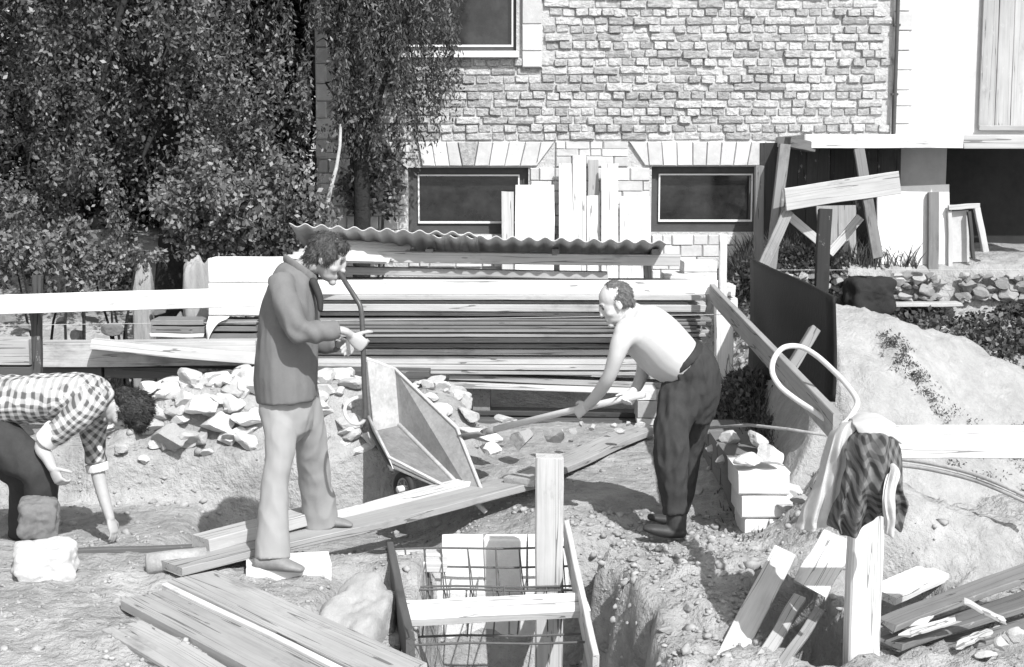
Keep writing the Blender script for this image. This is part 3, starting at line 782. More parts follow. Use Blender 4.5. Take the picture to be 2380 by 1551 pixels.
# ------------------------------------------------------------------ trees and shrubs
rs2 = np.random.RandomState(11)
def leaves(centers, radii, n_each, size, droop=.5, aspect=1.6, hang=0, gap=None):
    """leaf-sized faces spread through clumps; each a bent quad pair"""
    m = len(centers); tot = m*n_each
    c = np.repeat(np.asarray(centers), n_each, 0); r = np.repeat(np.asarray(radii), n_each, 0)
    d = rs2.normal(size=(tot, 3)); d /= np.linalg.norm(d, axis=1)[:, None]
    u = rs2.power(1.6, tot)[:, None]
    p = c + d*u*r
    if hang: p[:, 2] -= hang*rs2.power(.6, tot)
    ax = rs2.normal(size=(tot, 3)); ax[:, 2] -= droop*1.4; ax /= np.linalg.norm(ax, axis=1)[:, None]
    nn = rs2.normal(size=(tot, 3)) + np.array([.25, -.7, .9])*.55
    sd2 = np.cross(ax, nn); sd2 /= (np.linalg.norm(sd2, axis=1)[:, None] + 1e-9); up = np.cross(sd2, ax)
    s = size*rs2.uniform(.6, 1.35, tot)[:, None]
    if gap is not None:
        k = ~((np.abs(p[:, 0]*12.9/p[:, 1] + 1.71) < .085) & (p[:, 2] > 2.45) & (p[:, 2] < 3.3)); p, ax, sd2, up, s = p[k], ax[k], sd2[k], up[k], s[k]; tot = len(p)
    V = np.stack([p, p + ax*s*.5 + sd2*s/aspect*.5 - up*s*.05, p + ax*s, p + ax*s*.5 - sd2*s/aspect*.5 - up*s*.05], 1)
    Q = np.arange(tot*4).reshape(-1, 4)
    return V.reshape(-1, 3), Q
def branch_tree(name, base, height, lean, crown_c, crown_r, n_cl, n_leaf, size, label, cat="tree", mat='leaf', bark='bark', r0=.12, cl=.34, group=None, droop=.5, hang=0, nlimb=9, zmin=None, strands=.35, gap=None, aspect=1.8):
    base = Vector(base); t = empty(name, base); tag(t, label, cat, group)
    mb = MB(); pts = []; n = 9
    for i in range(n + 1):
        u = i/n; pts.append(base + Vector((lean[0]*u + .06*math.sin(u*5), lean[1]*u, height*u)))
    mb.tube(pts, [r0*(1 - .75*i/n) + .008 for i in range(n + 1)], 12)
    mb.build("trunk", M[bark], t, smooth=True)
    cc = Vector(crown_c); ends = []
    lm = MB()
    for k in range(nlimb):
        u = rnd.uniform(.3, .95); p0 = pts[int(u*n)]
        d = Vector((rnd.gauss(0, 1), rnd.gauss(0, 1), rnd.gauss(0, 1))).normalized()
        e = cc + Vector((d.x*crown_r[0], d.y*crown_r[1], d.z*crown_r[2]))*.8
        mid = (p0 + e)/2 + Vector((0, 0, .18))
        q = []
        for i in range(7):
            v = i/6; q.append(p0*(1 - v)**2 + mid*2*v*(1 - v) + e*v*v)
        lm.tube(q, [r0*.38*(1 - .85*i/6) + .004 for i in range(7)], 7); ends += q[2:]
        for s_ in range(3):
            b = q[rnd.randrange(3, 7)]; tw_ = b + Vector((rnd.uniform(-.4, .4), rnd.uniform(-.4, .4), rnd.uniform(-.5, .15)))
            lm.tube([b, (b + tw_)/2 + Vector((0, 0, .04)), tw_], [.009, .006, .003], 5)
    lm.build("limbs", M[bark], t, smooth=True)
    cs = []; rr = []
    while len(cs) < n_cl:
        d = np.array([rnd.gauss(0, 1) for _ in range(3)]); d /= np.linalg.norm(d); u = rnd.random()**.42
        c = np.array(cc) + d*u*np.array(crown_r)
        if zmin is not None and c[2] < zmin: continue
        cs.append(c); k = cl*rnd.uniform(.55, 1.25); rr.append([k, k, k*.8] if rnd.random() > strands else [k*.33, k*.33, k*1.5])
    V, Q = leaves(cs, rr, n_leaf, size, droop, aspect, hang=hang, gap=gap)
    o = link("crown", np_mesh("crown", V, Q), M[mat], t); tag(o, kind="stuff")
    return t
branch_tree("birch_tree", P(385, 690, 12.9) + Vector((0, 0, -.5)), 5.0, (.2, .2), (-3.25, 12.6, 3.3), (1.75, 1.0, 1.75), 165, 290, .046,
            "large leafy birch with a dark trunk left of the house corner", r0=.17, cl=.40, hang=.25, nlimb=14, gap=1, strands=.55, mat='leaf_birch')
branch_tree("birch_tree", P(835, 640, 12.9) + Vector((0, 0, -.5)), 4.6, (-.1, .1), (-1.30, 12.75, 3.50), (.86, .55, 1.25), 85, 330, .050,
            "drooping birch crown hanging in front of the upper house window", r0=.08, cl=.28, hang=.36, droop=1.1, nlimb=12, gap=1, strands=.8, aspect=3.2)
branch_tree("leafy_tree", (-4.9, 12.3, .4), 4.6, (.1, .2), (-4.7, 12.4, 2.9), (1.1, 1.0, 2.0), 95, 270, .048,
            "dense dark tree filling the far left edge of the picture", r0=.13, cl=.36, nlimb=10, mat='leaf_birch')
for k, (x, y, lab) in enumerate(((-7.0, 16.0, "broad dark tree farthest left in the background thicket"), (-4.6, 16.8, "broad dark tree behind the large birch"),
                                 (-2.7, 15.6, "dark tree beside the hidden house corner"), (-9.8, 18.5, "broad dark tree beyond the left picture edge"), (-5.8, 19.5, "tall dark tree at the back of the thicket"), (-3.4, 19.0, "tall dark tree at the back near the house corner"))):
    branch_tree("background_tree", (x, y, 1.0), 6.0, (0, .2), (x, y, 3.9), (1.9, 1.1, 3.2), 120, 190, .11, lab, mat='leaf_far', r0=.15, cl=.6, group="trees behind the birches", nlimb=8)
def shrub(name, c, r, n_cl, n_leaf, size, label, mat='leaf', cl=.16, cat="shrub", stems=5, group=None):
    c = Vector(c); g = gz1(c.x, c.y); t = empty(name, (c.x, c.y, g)); tag(t, label, cat, group)
    sm_ = MB()
    for k in range(stems):
        e = c + Vector((rnd.uniform(-r[0], r[0])*.7, rnd.uniform(-r[1], r[1])*.7, r[2]*rnd.uniform(.2, .8)))
        b = Vector((c.x + rnd.uniform(-.08, .08), c.y + rnd.uniform(-.08, .08), g - .05))
        sm_.tube([b, (b*.5 + e*.5) + Vector((rnd.uniform(-.05, .05), 0, .05)), e], [.014, .010, .004], 6)
    sm_.build("stems", M['bark'], t)
    cs = []; rr = []
    for k in range(n_cl):
        d = np.array([rnd.gauss(0, 1) for _ in range(3)]); d /= np.linalg.norm(d)
        cs.append(np.array(c) + d*rnd.random()**.45*np.array(r)); kk = cl*rnd.uniform(.6, 1.2); rr.append([kk]*3)
    V, Q = leaves(cs, rr, n_leaf, size, .4); tag(link("foliage", np_mesh("foliage", V, Q), M[mat], t), kind="stuff")
    return t
shrub("leafy_shrub", P(560, 470, 11.9), (.75, .4, .5), 46, 150, .05, "pale leafed bush above the white blocks", 'leaf_pale', .2)
shrub("slender_shrub", P(168, 590, 10.6), (.10, .10, .36), 22, 70, .045, "slim pale leafed sapling behind the left board", 'leaf_pale', .09, stems=3)
shrub("leafy_shrub", P(90, 600, 11.2), (.5, .3, .22), 22, 110, .05, "low bush at the left picture edge above the board", 'leaf_pale', .14)
shrub("leafy_shrub", P(275, 620, 11.0), (.42, .3, .16), 18, 100, .045, "low bush between the sapling and the dark trunk", 'leaf_pale', .12)
shrub("wall_creeper", P(868, 440, 13.3), (.30, .14, .42), 26, 130, .055, "creeper on the house wall left of the basement window", 'leaf_pale', .15, "creeper")
shrub("leafy_shrub", P(640, 560, 11.8), (.28, .2, .28), 20, 110, .045, "dark bush by the left end of the corrugated sheets", 'leaf', .14)
# slender bare stem
sp = MB().tube([P(792, 290, 12.3), P(790, 340, 12.2), P(782, 390, 12.1), P(768, 440, 12.0), P(760, 480, 12.0), P(762, 520, 12.0), P(770, 640, 12.0), P(775, 760, 12.0)],
               [.012, .014, .016, .018, .020, .021, .023, .025], 9)
tag(sp.build("bare_sapling", M['bark_pale'], smooth=True), "slim bare curving sapling stem rising behind the young man", "sapling")
# grass and weeds
def grass(n, xr, yr, hmin, hmax, keep=None, zf=None):
    x = rs2.uniform(*xr, n); y = rs2.uniform(*yr, n)
    if keep is not None:
        k = keep(x, y); x = x[k]; y = y[k]
    n = len(x); z = hgt(x, y) if zf is None else zf(x, y)
    h = rs2.uniform(hmin, hmax, n)[:, None]; a = rs2.uniform(0, 6.28, n)
    w = np.stack([np.cos(a), np.sin(a), 0*a], -1)*.006
    ln = rs2.normal(size=(n, 3))*.35; ln[:, 2] = 1
    p = np.stack([x, y, z - .01], -1); tip = p + ln*h; mid = p + ln*h*.5 + np.array([0, 0, .12])*h
    V = np.stack([p - w, p + w, mid + w*.8, mid - w*.8, tip], 1)
    return V.reshape(-1, 3), np.concatenate([np.stack([np.arange(n)*5 + i for i in q], -1) for q in ((0, 1, 2), (0, 2, 3), (3, 2, 4))])
parts = [grass(2600, (1.35, 1.83), (8.6, 11.3), .05, .22), grass(3400, (1.95, 3.6), (12.56, 13.5), .04, .24), grass(2500, (-4.4, -1.4), (10.6, 12.2), .04, .22),
         grass(160, (1.25, 1.8), (7.6, 8.8), .02, .06)]
def sz_fn(x, y):
    return np.array([sandz(a, b_) for a, b_ in zip(x, y)])
wx_ = np.concatenate([rs2.normal(2.40, .07, 60), rs2.uniform(2.5, 3.5, 90)]); wy_ = np.concatenate([8.75 - (wx_[:60] - 2.2)*1.1 + rs2.normal(0, .08, 60), rs2.uniform(7.9, 8.5, 90)])
V2, Q2 = leaves([(a, b_, sandz(a, b_) + .01) for a, b_ in zip(wx_, wy_)], [(.05, .05, .022)]*60 + [(.09, .09, .010)]*90, 22, .020, .1, aspect=2.6)
tag(link("sand_weeds", np_mesh("sand_weeds", V2, Q2), M['grass']), "sparse weeds creeping over the foot of the sand heap", "weeds", kind="stuff")
V2, Q2 = leaves([(x_, y_, gz1(x_, y_) + .04) for x_, y_ in zip(rs2.uniform(2.15, 4.6, 420), rs2.uniform(10.5, 12.36, 420))], [(.13, .13, .07)]*420, 60, .05, .2)
tag(link("ground_cover", np_mesh("ground_cover", V2, Q2), M['leaf']), "dark ground cover on the slope between sand heap and terrace wall", "ground cover", kind="stuff")
V2, Q2 = leaves([(x_, y_, gz1(x_, y_) + .05) for x_, y_ in zip(rs2.uniform(1.4, 1.82, 110), rs2.uniform(9.0, 11.2, 110))], [(.10, .12, .10)]*110, 60, .045, .2)
tag(link("ground_cover", np_mesh("ground_cover", V2, Q2), M['leaf']), "leafy weeds on the hump between slanting board and black sheet", "weeds", kind="stuff")
V2, Q2 = leaves([(x_, y_, gz1(x_, y_) + .08) for x_, y_ in zip(rs2.uniform(1.9, 2.95, 70), rs2.uniform(12.46, 12.60, 70))], [(.13, .10, .12)]*70, 70, .045, .2)
tag(link("ground_cover", np_mesh("ground_cover", V2, Q2), M['leaf_pale']), "weeds growing along the terrace edge before the white porch panel", "weeds", kind="stuff")
V, Q = join(parts); tag(link("weeds", np_mesh("weeds", V, Q), M['grass']), "weeds and grass tufts between the boards and under the porch", "weeds", kind="stuff")
def rough_block(name, c, size, tone, label, rot, seed=0):
    bm = bmesh.new(); bmesh.ops.create_icosphere(bm, subdivisions=5, radius=1)
    for v in bm.verts:
        c_ = v.co.copy(); n_ = (abs(c_.x)**6 + abs(c_.y)**6 + abs(c_.z)**6)**(1/6)
        f_ = mnoise.fractal(c_*1.5 + Vector((seed, 3, 1)), 1, 2, 6)*.16; r_ = mnoise.noise(c_*1.1 + Vector((0, seed, 4)))
        v.co = c_/n_*(1 + f_ - max(0, r_ - .25)*.35)
    me = bpy.data.meshes.new(name); bm.to_mesh(me); bm.free()
    o = link(name, me, M['rock'], smooth=True, color=tone); o.location = c; o.scale = size; o.rotation_euler = rot; tag(o, label, "stone"); return o
# ------------------------------------------------------------------ timber stack under corrugated sheets
YS = 11.2
def zat(x, y, Y): return P(x, y, Y)
rows = [  # (x0, x1, y at x0 (top, bottom), y at x1 (top, bottom), tone, label)
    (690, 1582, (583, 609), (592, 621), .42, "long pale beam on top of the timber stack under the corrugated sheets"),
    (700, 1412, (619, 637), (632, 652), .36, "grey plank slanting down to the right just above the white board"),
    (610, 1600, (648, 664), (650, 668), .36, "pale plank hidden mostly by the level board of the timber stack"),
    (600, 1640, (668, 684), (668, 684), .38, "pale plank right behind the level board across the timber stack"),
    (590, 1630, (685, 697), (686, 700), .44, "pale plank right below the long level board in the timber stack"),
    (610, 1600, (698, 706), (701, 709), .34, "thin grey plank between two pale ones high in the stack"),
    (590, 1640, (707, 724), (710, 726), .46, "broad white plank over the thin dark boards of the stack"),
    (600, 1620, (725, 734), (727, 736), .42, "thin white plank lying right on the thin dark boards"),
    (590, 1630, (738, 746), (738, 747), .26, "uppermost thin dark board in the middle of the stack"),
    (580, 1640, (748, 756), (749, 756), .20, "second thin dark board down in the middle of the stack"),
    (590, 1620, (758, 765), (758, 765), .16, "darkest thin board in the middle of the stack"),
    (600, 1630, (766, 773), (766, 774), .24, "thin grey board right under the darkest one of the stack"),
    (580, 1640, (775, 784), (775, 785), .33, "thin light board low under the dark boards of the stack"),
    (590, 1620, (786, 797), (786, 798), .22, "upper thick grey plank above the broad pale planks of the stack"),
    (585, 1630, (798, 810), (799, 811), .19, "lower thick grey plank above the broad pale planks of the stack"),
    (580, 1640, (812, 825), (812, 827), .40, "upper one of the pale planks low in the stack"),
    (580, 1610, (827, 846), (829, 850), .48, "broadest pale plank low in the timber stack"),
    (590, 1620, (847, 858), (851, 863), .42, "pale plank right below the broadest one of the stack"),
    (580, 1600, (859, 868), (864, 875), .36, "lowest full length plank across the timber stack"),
]
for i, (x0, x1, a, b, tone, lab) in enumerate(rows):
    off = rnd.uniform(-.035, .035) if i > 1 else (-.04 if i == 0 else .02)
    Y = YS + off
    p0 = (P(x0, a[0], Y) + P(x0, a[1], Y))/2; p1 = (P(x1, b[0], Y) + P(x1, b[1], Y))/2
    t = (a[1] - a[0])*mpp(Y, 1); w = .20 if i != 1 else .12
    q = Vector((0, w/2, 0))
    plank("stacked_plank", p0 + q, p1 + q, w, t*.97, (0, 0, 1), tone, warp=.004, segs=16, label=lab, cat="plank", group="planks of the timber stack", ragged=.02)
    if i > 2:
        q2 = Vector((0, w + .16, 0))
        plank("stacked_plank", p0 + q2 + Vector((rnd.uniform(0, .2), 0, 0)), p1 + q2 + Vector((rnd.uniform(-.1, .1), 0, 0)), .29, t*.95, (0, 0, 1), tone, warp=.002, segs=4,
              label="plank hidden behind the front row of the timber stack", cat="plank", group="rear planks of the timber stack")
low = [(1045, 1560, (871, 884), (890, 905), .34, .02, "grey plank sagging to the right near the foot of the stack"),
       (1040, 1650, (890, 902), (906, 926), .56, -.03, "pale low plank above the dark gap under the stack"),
       (1060, 1540, (955, 966), (961, 972), .06, .10, "plank toned dark for the shade in the gap under the stack"),  # tone lowered so the plank carries the shade of the gap
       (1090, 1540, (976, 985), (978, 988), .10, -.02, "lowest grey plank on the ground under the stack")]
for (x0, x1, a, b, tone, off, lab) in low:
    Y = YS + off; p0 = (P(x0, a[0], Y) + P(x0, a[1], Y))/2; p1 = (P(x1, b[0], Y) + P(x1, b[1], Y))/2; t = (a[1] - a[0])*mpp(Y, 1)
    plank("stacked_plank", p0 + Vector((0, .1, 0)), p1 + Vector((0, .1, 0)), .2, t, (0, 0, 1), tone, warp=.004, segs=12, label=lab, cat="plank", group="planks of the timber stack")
# bearers under the stack
for x, lab in ((640, "squared bearer under the left of the timber stack"), (1120, "squared bearer under the middle of the timber stack")):
    c = P(x, 930, YS + .3); b0 = gz1(c.x, c.y) - .03; z1_ = P(x, 880, YS + .3).z
    plank("bearer", Vector((c.x, YS + .12, (b0 + z1_)/2)), Vector((c.x, YS + .72, (b0 + z1_)/2)), .14, z1_ - b0, (0, 0, 1), .2, label=lab, cat="bearer")
bearer_y = ((905, 931, .62), (931, 972, .34), (972, 988, .55))
for (a, b, tn) in bearer_y:
    c = (P(1503, a, 11.0) + P(1503, b, 11.0))/2
    plank("bearer_block", c + Vector((-.075, .1, 0)), c + Vector((.08, .1, 0)), .24, (b - a)*mpp(11, .4)*.96, (0, 0, 1), tn, None, 'block', segs=3,
          label={905: "upper pale block of the pier under the right stack end", 931: "grey middle block of the pier under the right stack end", 972: "lowest pale block of the pier under the right stack end"}[a], cat="block")
rock("field_stone", P(1498, 992, 10.7), (.09, .08, .06), .66, "white stone by the older man's knee below the pier", "stone")
# uprights at the right end of the stack
img_board("stack_upright", 1505, 655, 1504, 616, 11.5, 11.5, 18, .05, .45, "short pale upright between beam and board at the right of the stack", "upright")
for (x0, x1, y0, y1, tn, lab) in ((1540, 1600, 634, 648, .66, "pale plank end beside the short upright"), (1585, 1660, 606, 652, .68, "white block standing at the right end of the stack"),
                                  (1676, 1702, 660, 684, .66, "upper white plank end behind the corner post"), (1676, 1708, 690, 716, .68, "lower white plank end behind the corner post")):
    img_board("timber_end", x0, (y0 + y1)/2, x1, (y0 + y1)/2, 11.55, 11.55, (y1 - y0), .3, tn, lab, "timber", segs=3)

# corrugated sheets: wavy front edge towards the camera
def corrugated(name, p_fl, p_fr, back, period, amp, label, tone_mat='corr', nrow=7, sag=0):
    """front-left, front-right corners and the vector to the back edge"""
    p_fl = Vector(p_fl); p_fr = Vector(p_fr); back = Vector(back)
    L = (p_fr - p_fl).length; n = int(L/period*12); V = []; th = .008
    for layer in (0, 1):
        for j in range(nrow + 1):
            v = j/nrow
            for i in range(n + 1):
                u = i/n; p = p_fl*(1 - u) + p_fr*u + back*v
                p = p + Vector((0, 0, amp*math.cos(2*math.pi*u*L/period) - layer*th - sag*math.sin(math.pi*v) + .008*mnoise.noise(Vector((u*4, v*2, 3)))))
                V.append(p)
    N = (n + 1)*(nrow + 1); Fc = []
    for layer in (0, 1):
        for j in range(nrow):
            for i in range(n):
                a = layer*N + j*(n + 1) + i; q = (a, a + 1, a + n + 2, a + n + 1); Fc.append(q if layer == 0 else q[::-1])
    for i in range(n):
        Fc.append((i, N + i, N + i + 1, i + 1)); a = nrow*(n + 1) + i; Fc.append((a, a + 1, N + a + 1, N + a))
    for j in range(nrow):
        a = j*(n + 1); Fc.append((a, a + n + 1, N + a + n + 1, N + a)); a += n; Fc.append((a, N + a, N + a + n + 1, a + n + 1))
    me = bpy.data.meshes.new(name); me.from_pydata([tuple(v) for v in V], [], Fc); me.update()
    o = link(name, me, M[tone_mat], smooth=True); tag(o, label, "roofing sheet", "sheets over the timber stack"); return o
per = 38*mpp(10.95, 1.6)
corrugated("corrugated_sheet", P(672, 522, 10.95), P(1110, 545, 10.95), (0, .85, -.26), per, .013, "left corrugated sheet lying over the timber stack behind the young man")
corrugated("corrugated_sheet", P(1002, 548, 10.97), P(1548, 562, 10.97), (0, .85, -.22), per, .014, "right corrugated sheet lying over the timber stack up to its end")
corrugated("corrugated_sheet", P(655, 604, 10.7), P(748, 556, 11.15), (.75, .35, -.05), per*.62, .014, "lower corrugated sheet with its end sticking out behind the young man's head")
# spacers carrying the sheets
for k, x in enumerate((720, 1000, 1290, 1520)):
    c = P(x, 575, 11.3); plank("sheet_spacer", Vector((c.x, 11.16, P(x, 583, 11.2).z - .01)), Vector((c.x, 11.75, P(x, 583, 11.2).z - .02)), .06, .05, (0, 0, 1), .2,
        label=("first", "second", "third", "rightmost")[k] + " spacer lath from the left beneath the corrugated sheets", cat="lath", group="laths under the corrugated sheets")

# timber leaning on the house between the windows
lean = [(1165, 1195, 446, "narrow off-cut at the left end of the boards leaning on the house", .45), (1196, 1290, 432, "wide white panel leaning between the windows", .7),
        (1297, 1331, 381, "tall white board left of the tallest leaning board", .68), (1330, 1362, 361, "tallest board leaning on the house between the windows", .6),
        (1362, 1394, 456, "short board leaning low among the tall leaning boards", .62), (1397, 1437, 382, "tall clean white board right of the short leaning one", .72), (1438, 1512, 457, "low wide white panel leaning next to the right window", .72)]
for i, (x0, x1, yt, lab, tn) in enumerate(lean):
    xm = (x0 + x1)/2; top = P(xm, yt, 13.56 - .02*(i % 2)); bot = Vector((top.x + rnd.uniform(-.02, .02), 13.28 - .04*(i % 3), gz1(top.x, 13.3) - .01))
    plank("leaning_board", bot, top, (x1 - x0)*mpp(13.5, 2)*.97, .028, (0, -1, .15), tn, None, 'wood' if i != 1 else 'whitepaint', label=lab, cat="board", group="boards leaning on the house", segs=5)
img_board("leaning_board", 1378, 500, 1379, 372, 13.62, 13.63, 24, .02, .34, "grey board behind the tallest leaning board", "board", "boards leaning on the house")

# ------------------------------------------------------------------ batter boards (level boards on posts)
YB = 10.75
cx0 = P(1662, 672, YB)
plank("level_board", P(590, 668, YB), P(1668, 669, YB), .035, 34*mpp(YB, 1.2), (0, 0, 1), .74, warp=.003, segs=16, label="long white level board running across the timber stack to the corner post", cat="board")
plank("level_board", P(-60, 710, 9.2), P(600, 690, 9.35), .035, 45*mpp(9.2, 1.3), (0, 0, 1), .74, warp=.003, segs=16, label="thick white level board on the left behind the young man", cat="board")
diag0 = P(1655, 680, YB - .04); diag1 = P(1946, 996, 5.95)
plank("level_board", diag0, diag1, .040, .128, (0, 0, 1), .30, warp=.004, segs=16, label="slanting level board running from the corner post towards the camera", cat="board")
nb0 = P(2030, 1027, 5.86); nb1 = P(2480, 1027, 5.86)
plank("level_board", nb0, nb1, .035, 76*mpp(5.86, 1), (0, 0, 1), .70, warp=.003, segs=10, label="near level board leaving the picture at the right edge", cat="board")
# corner post (white, tapering to the foot)
def post(name, x, y0, y1, Y, wpx, dep, tone, label, lean=0, tip=False):
    a = P(x, y0, Y); b = P(x + lean, y1, Y)
    return plank(name, a, b, wpx*mpp(Y, (a.z + b.z)/2), dep, (0, 1, 0), tone, label=label, cat="post", ragged=.01, warp=.012, cham=.006)
post("corner_post", 1682, 990, 700, YB - .12, 40, .10, .72, "thick white post at the corner of the level boards")
post("thin_stake", 1680, 730, 545, YB + .1, 18, .04, .6, "thin pale stake rising behind the corner post")
pb = P(86, 850, 9.35); post("board_post", 86, 875, 640, 9.4, 21, .06, .07, "dark post holding the left level board")
# near post that carries the jackets
pn = P(2008, 1400, 6.02)
plank("near_post", Vector((pn.x, 6.02, -.25)), Vector((pn.x - .004, 6.0, P(2008, 1000, 6.0).z)), .135, .12, (0, 1, 0), .62, label="thick pale post in the right foreground under the jackets", cat="post", warp=.01, cham=.008)
# post in the trench
pc = P(1277, 1200, 7.42)
plank("trench_post", Vector((pc.x, 7.42, -.80)), Vector((pc.x, 7.42, P(1277, 1060, 7.42).z)), 64*mpp(7.42, .3), .12, (0, 1, 0), .46, label="squared grey post standing in the trench beside the reinforcement", cat="post", warp=.006, cham=.008)
# string line across the pit
tag(MB().tube([P(-40, 757, 10.6), P(700, 747, 10.3), P(1700, 731, 9.9)], .0022, 5).build("string_line", M['twine']), "thin string line stretched level across the site to the slanting board", "string")
tag(MB().tube([P(1780, 628, 11.9), P(2420, 627, 11.9)], .0018, 5).build("string_line", M['twine']), "thin string line stretched across below the porch", "string")

rough_block("dark_block", P(2018, 690, 12.25), (.20, .16, .17), .03, "dark rounded block in front of the terrace wall", (0, 0, .2), 31)  # near-black block before the gap in the terrace stones
# black sheet and dark post
sheet = MB(); n = 14; V = []
for j in range(n + 1):
    for i in range(n + 1):
        u, v = i/n, j/n; y = 11.15 - 3.15*u; x = 1.885 - .05*u + .012*math.sin(u*7 + v*3)
        zt_ = P(1745, 600, 11.15).z*(1 - u) + P(1934, 690, 8.0).z*u
        zb_ = .42 + .36*u; sheet.v.append(Vector((x, y, zb_ + (zt_ - zb_)*v)))
for j in range(n):
    for i in range(n):
        a = j*(n + 1) + i; sheet.f.append((a, a + 1, a + n + 2, a + n + 1))
me = sheet.mesh("black_sheet"); o = link("black_sheet", me, M['black_sheet'], smooth=True)
so_ = o.modifiers.new("t", 'SOLIDIFY'); so_.thickness = .02; so_.offset = -1
tag(o, "black tarred sheet set on edge holding back the sand", "sheet")
img_board("dark_post", 1907, 730, 1917, 487, 9.6, 9.65, 30, .06, .03, "dark square post rising behind the black sheet", "post")
img_board("sheet_prop", 1832, 868, 1893, 765, 7.9, 8.1, 24, .05, .20, "grey prop leaning on the black sheet inside the hose loop", "prop")

# ------------------------------------------------------------------ pale hose loop on the slanting board
def ring(pts, r, n=10): return MB().tube(pts, r, n, caps=False)
def cat_rom(pts, k=8, closed=False):
    pts = [Vector(p) for p in pts]; out = []; n = len(pts)
    rng = range(n) if closed else range(n - 1)
    for i in rng:
        g = (lambda j: pts[j % n]) if closed else (lambda j: pts[max(0, min(n - 1, j))])
        p0, p1, p2, p3 = g(i - 1), g(i), g(i + 1), g(i + 2)
        for s_ in range(k):
            t = s_/k; out.append(.5*((2*p1) + (p2 - p0)*t + (2*p0 - 5*p1 + 4*p2 - p3)*t*t + (3*p1 - p0 - 3*p2 + p3)*t**3))
    out.append(pts[0].copy() if closed else pts[-1]); return out
hp = [(1795, 865, 6.55), (1800, 832, 6.6), (1822, 808, 6.65), (1858, 806, 6.68), (1895, 825, 6.6), (1935, 860, 6.45), (1968, 895, 6.3), (1992, 932, 6.15), (1984, 958, 6.05), (1962, 985, 5.98),
      (1935, 985, 6.08), (1890, 955, 6.3), (1845, 925, 6.42), (1812, 897, 6.5)]
tag(ring(cat_rom([P(*p) for p in hp], 8, True), .013).build("hose_loop", M['hose_white'], smooth=True), "pale hose coiled in a loop over the slanting board", "hose")

# ------------------------------------------------------------------ jackets hung over the near post
def drape(name, cols, mat, label, cat="jacket", thick=.012, vox=.007, amp=.012, fold=26):
    """cols: list of vertical strips (list of (x, y, Y)); a hanging cloth surface with folds and thickness"""
    nv = 26; rowsU = []
    for c in cols:
        p = cat_rom([P(*q) for q in c], 10); rowsU.append([p[int(round(i*(len(p) - 1)/nv))] for i in range(nv + 1)])
    U = []
    for j in range(nv + 1):
        U.append(cat_rom([r[j] for r in rowsU], 8))
    m = len(U[0]); V = []; Fc = []
    for j in range(nv + 1):
        for i in range(m):
            p = U[j][i]; f = math.sin(i/m*fold + 1.5*math.sin(j*.2)) + 1.1*mnoise.noise(p*14) + .6*(1 - 2*abs(mnoise.noise(p*23)))
            V.append(p + Vector((0, -1, 0))*amp*f*(.5 + .5*j/nv) + Vector((1.0, 0, .8))*amp*mnoise.noise(p*9 + Vector((5, 0, 0))))
    for j in range(nv):
        for i in range(m - 1):
            a = j*m + i; Fc.append((a, a + 1, a + m + 1, a + m))
    me = bpy.data.meshes.new(name); me.from_pydata([tuple(v) for v in V], [], Fc); me.update()
    o = link(name, me, M[mat], smooth=True); s_ = o.modifiers.new("t", 'SOLIDIFY'); s_.thickness = thick; s_.offset = 1
    ss = o.modifiers.new("s", 'SUBSURF'); ss.levels = 1; ss.render_levels = 1
    tag(o, label, cat); return o
drape("pale_coat", [[(1960, 985, 6.2), (1925, 1010, 5.98), (1890, 1120, 5.92), (1848, 1215, 5.9), (1842, 1232, 5.9)],
                    [(1975, 975, 6.15), (1945, 1000, 5.86), (1915, 1110, 5.82), (1885, 1210, 5.82), (1880, 1236, 5.82)],
                    [(1992, 968, 6.12), (1972, 990, 5.82), (1950, 1100, 5.80), (1925, 1190, 5.80), (1918, 1228, 5.8)],
                    [(2020, 965, 6.12), (2005, 985, 5.82), (1985, 1080, 5.8), (1965, 1160, 5.8), (1950, 1212, 5.8)]], 'cloth_pale', "pale coat hanging down left of the dark jacket", amp=.016, fold=24)
jk = drape("plaid_jacket", [[(1990, 985, 6.05), (1976, 1010, 5.80), (1958, 1085, 5.74), (1938, 1165, 5.72), (1922, 1226, 5.72)],
                      [(2012, 975, 6.02), (2006, 1000, 5.74), (1990, 1085, 5.66), (1972, 1165, 5.64), (1958, 1244, 5.64)],
                      [(2035, 975, 6.02), (2038, 1004, 5.72), (2026, 1085, 5.62), (2010, 1160, 5.60), (2000, 1240, 5.62)],
                      [(2056, 985, 6.03), (2070, 1016, 5.74), (2066, 1085, 5.62), (2056, 1150, 5.60), (2040, 1200, 5.62)],
                      [(2074, 1000, 6.05), (2094, 1040, 5.80), (2098, 1095, 5.72), (2102, 1160, 5.70), (2090, 1238, 5.70)]], 'jacket_dark', "dark plaid jacket slumped over the near post", amp=.026, fold=22)
js = drape("sleeve", [[(2066, 1070, 5.74), (2064, 1090, 5.60), (2060, 1125, 5.54), (2052, 1180, 5.52), (2050, 1222, 5.55)],
                        [(2074, 1068, 5.74), (2076, 1090, 5.57), (2072, 1128, 5.52), (2066, 1185, 5.50), (2062, 1246, 5.54)],
                        [(2082, 1070, 5.75), (2088, 1092, 5.60), (2086, 1132, 5.56), (2082, 1190, 5.54), (2078, 1250, 5.57)]], 'cloth_pale', "pale lining sleeve hanging at the right of the dark jacket", amp=.014, fold=12)
for k_ in ("label", "category"): del js[k_]
attach(js, jk)
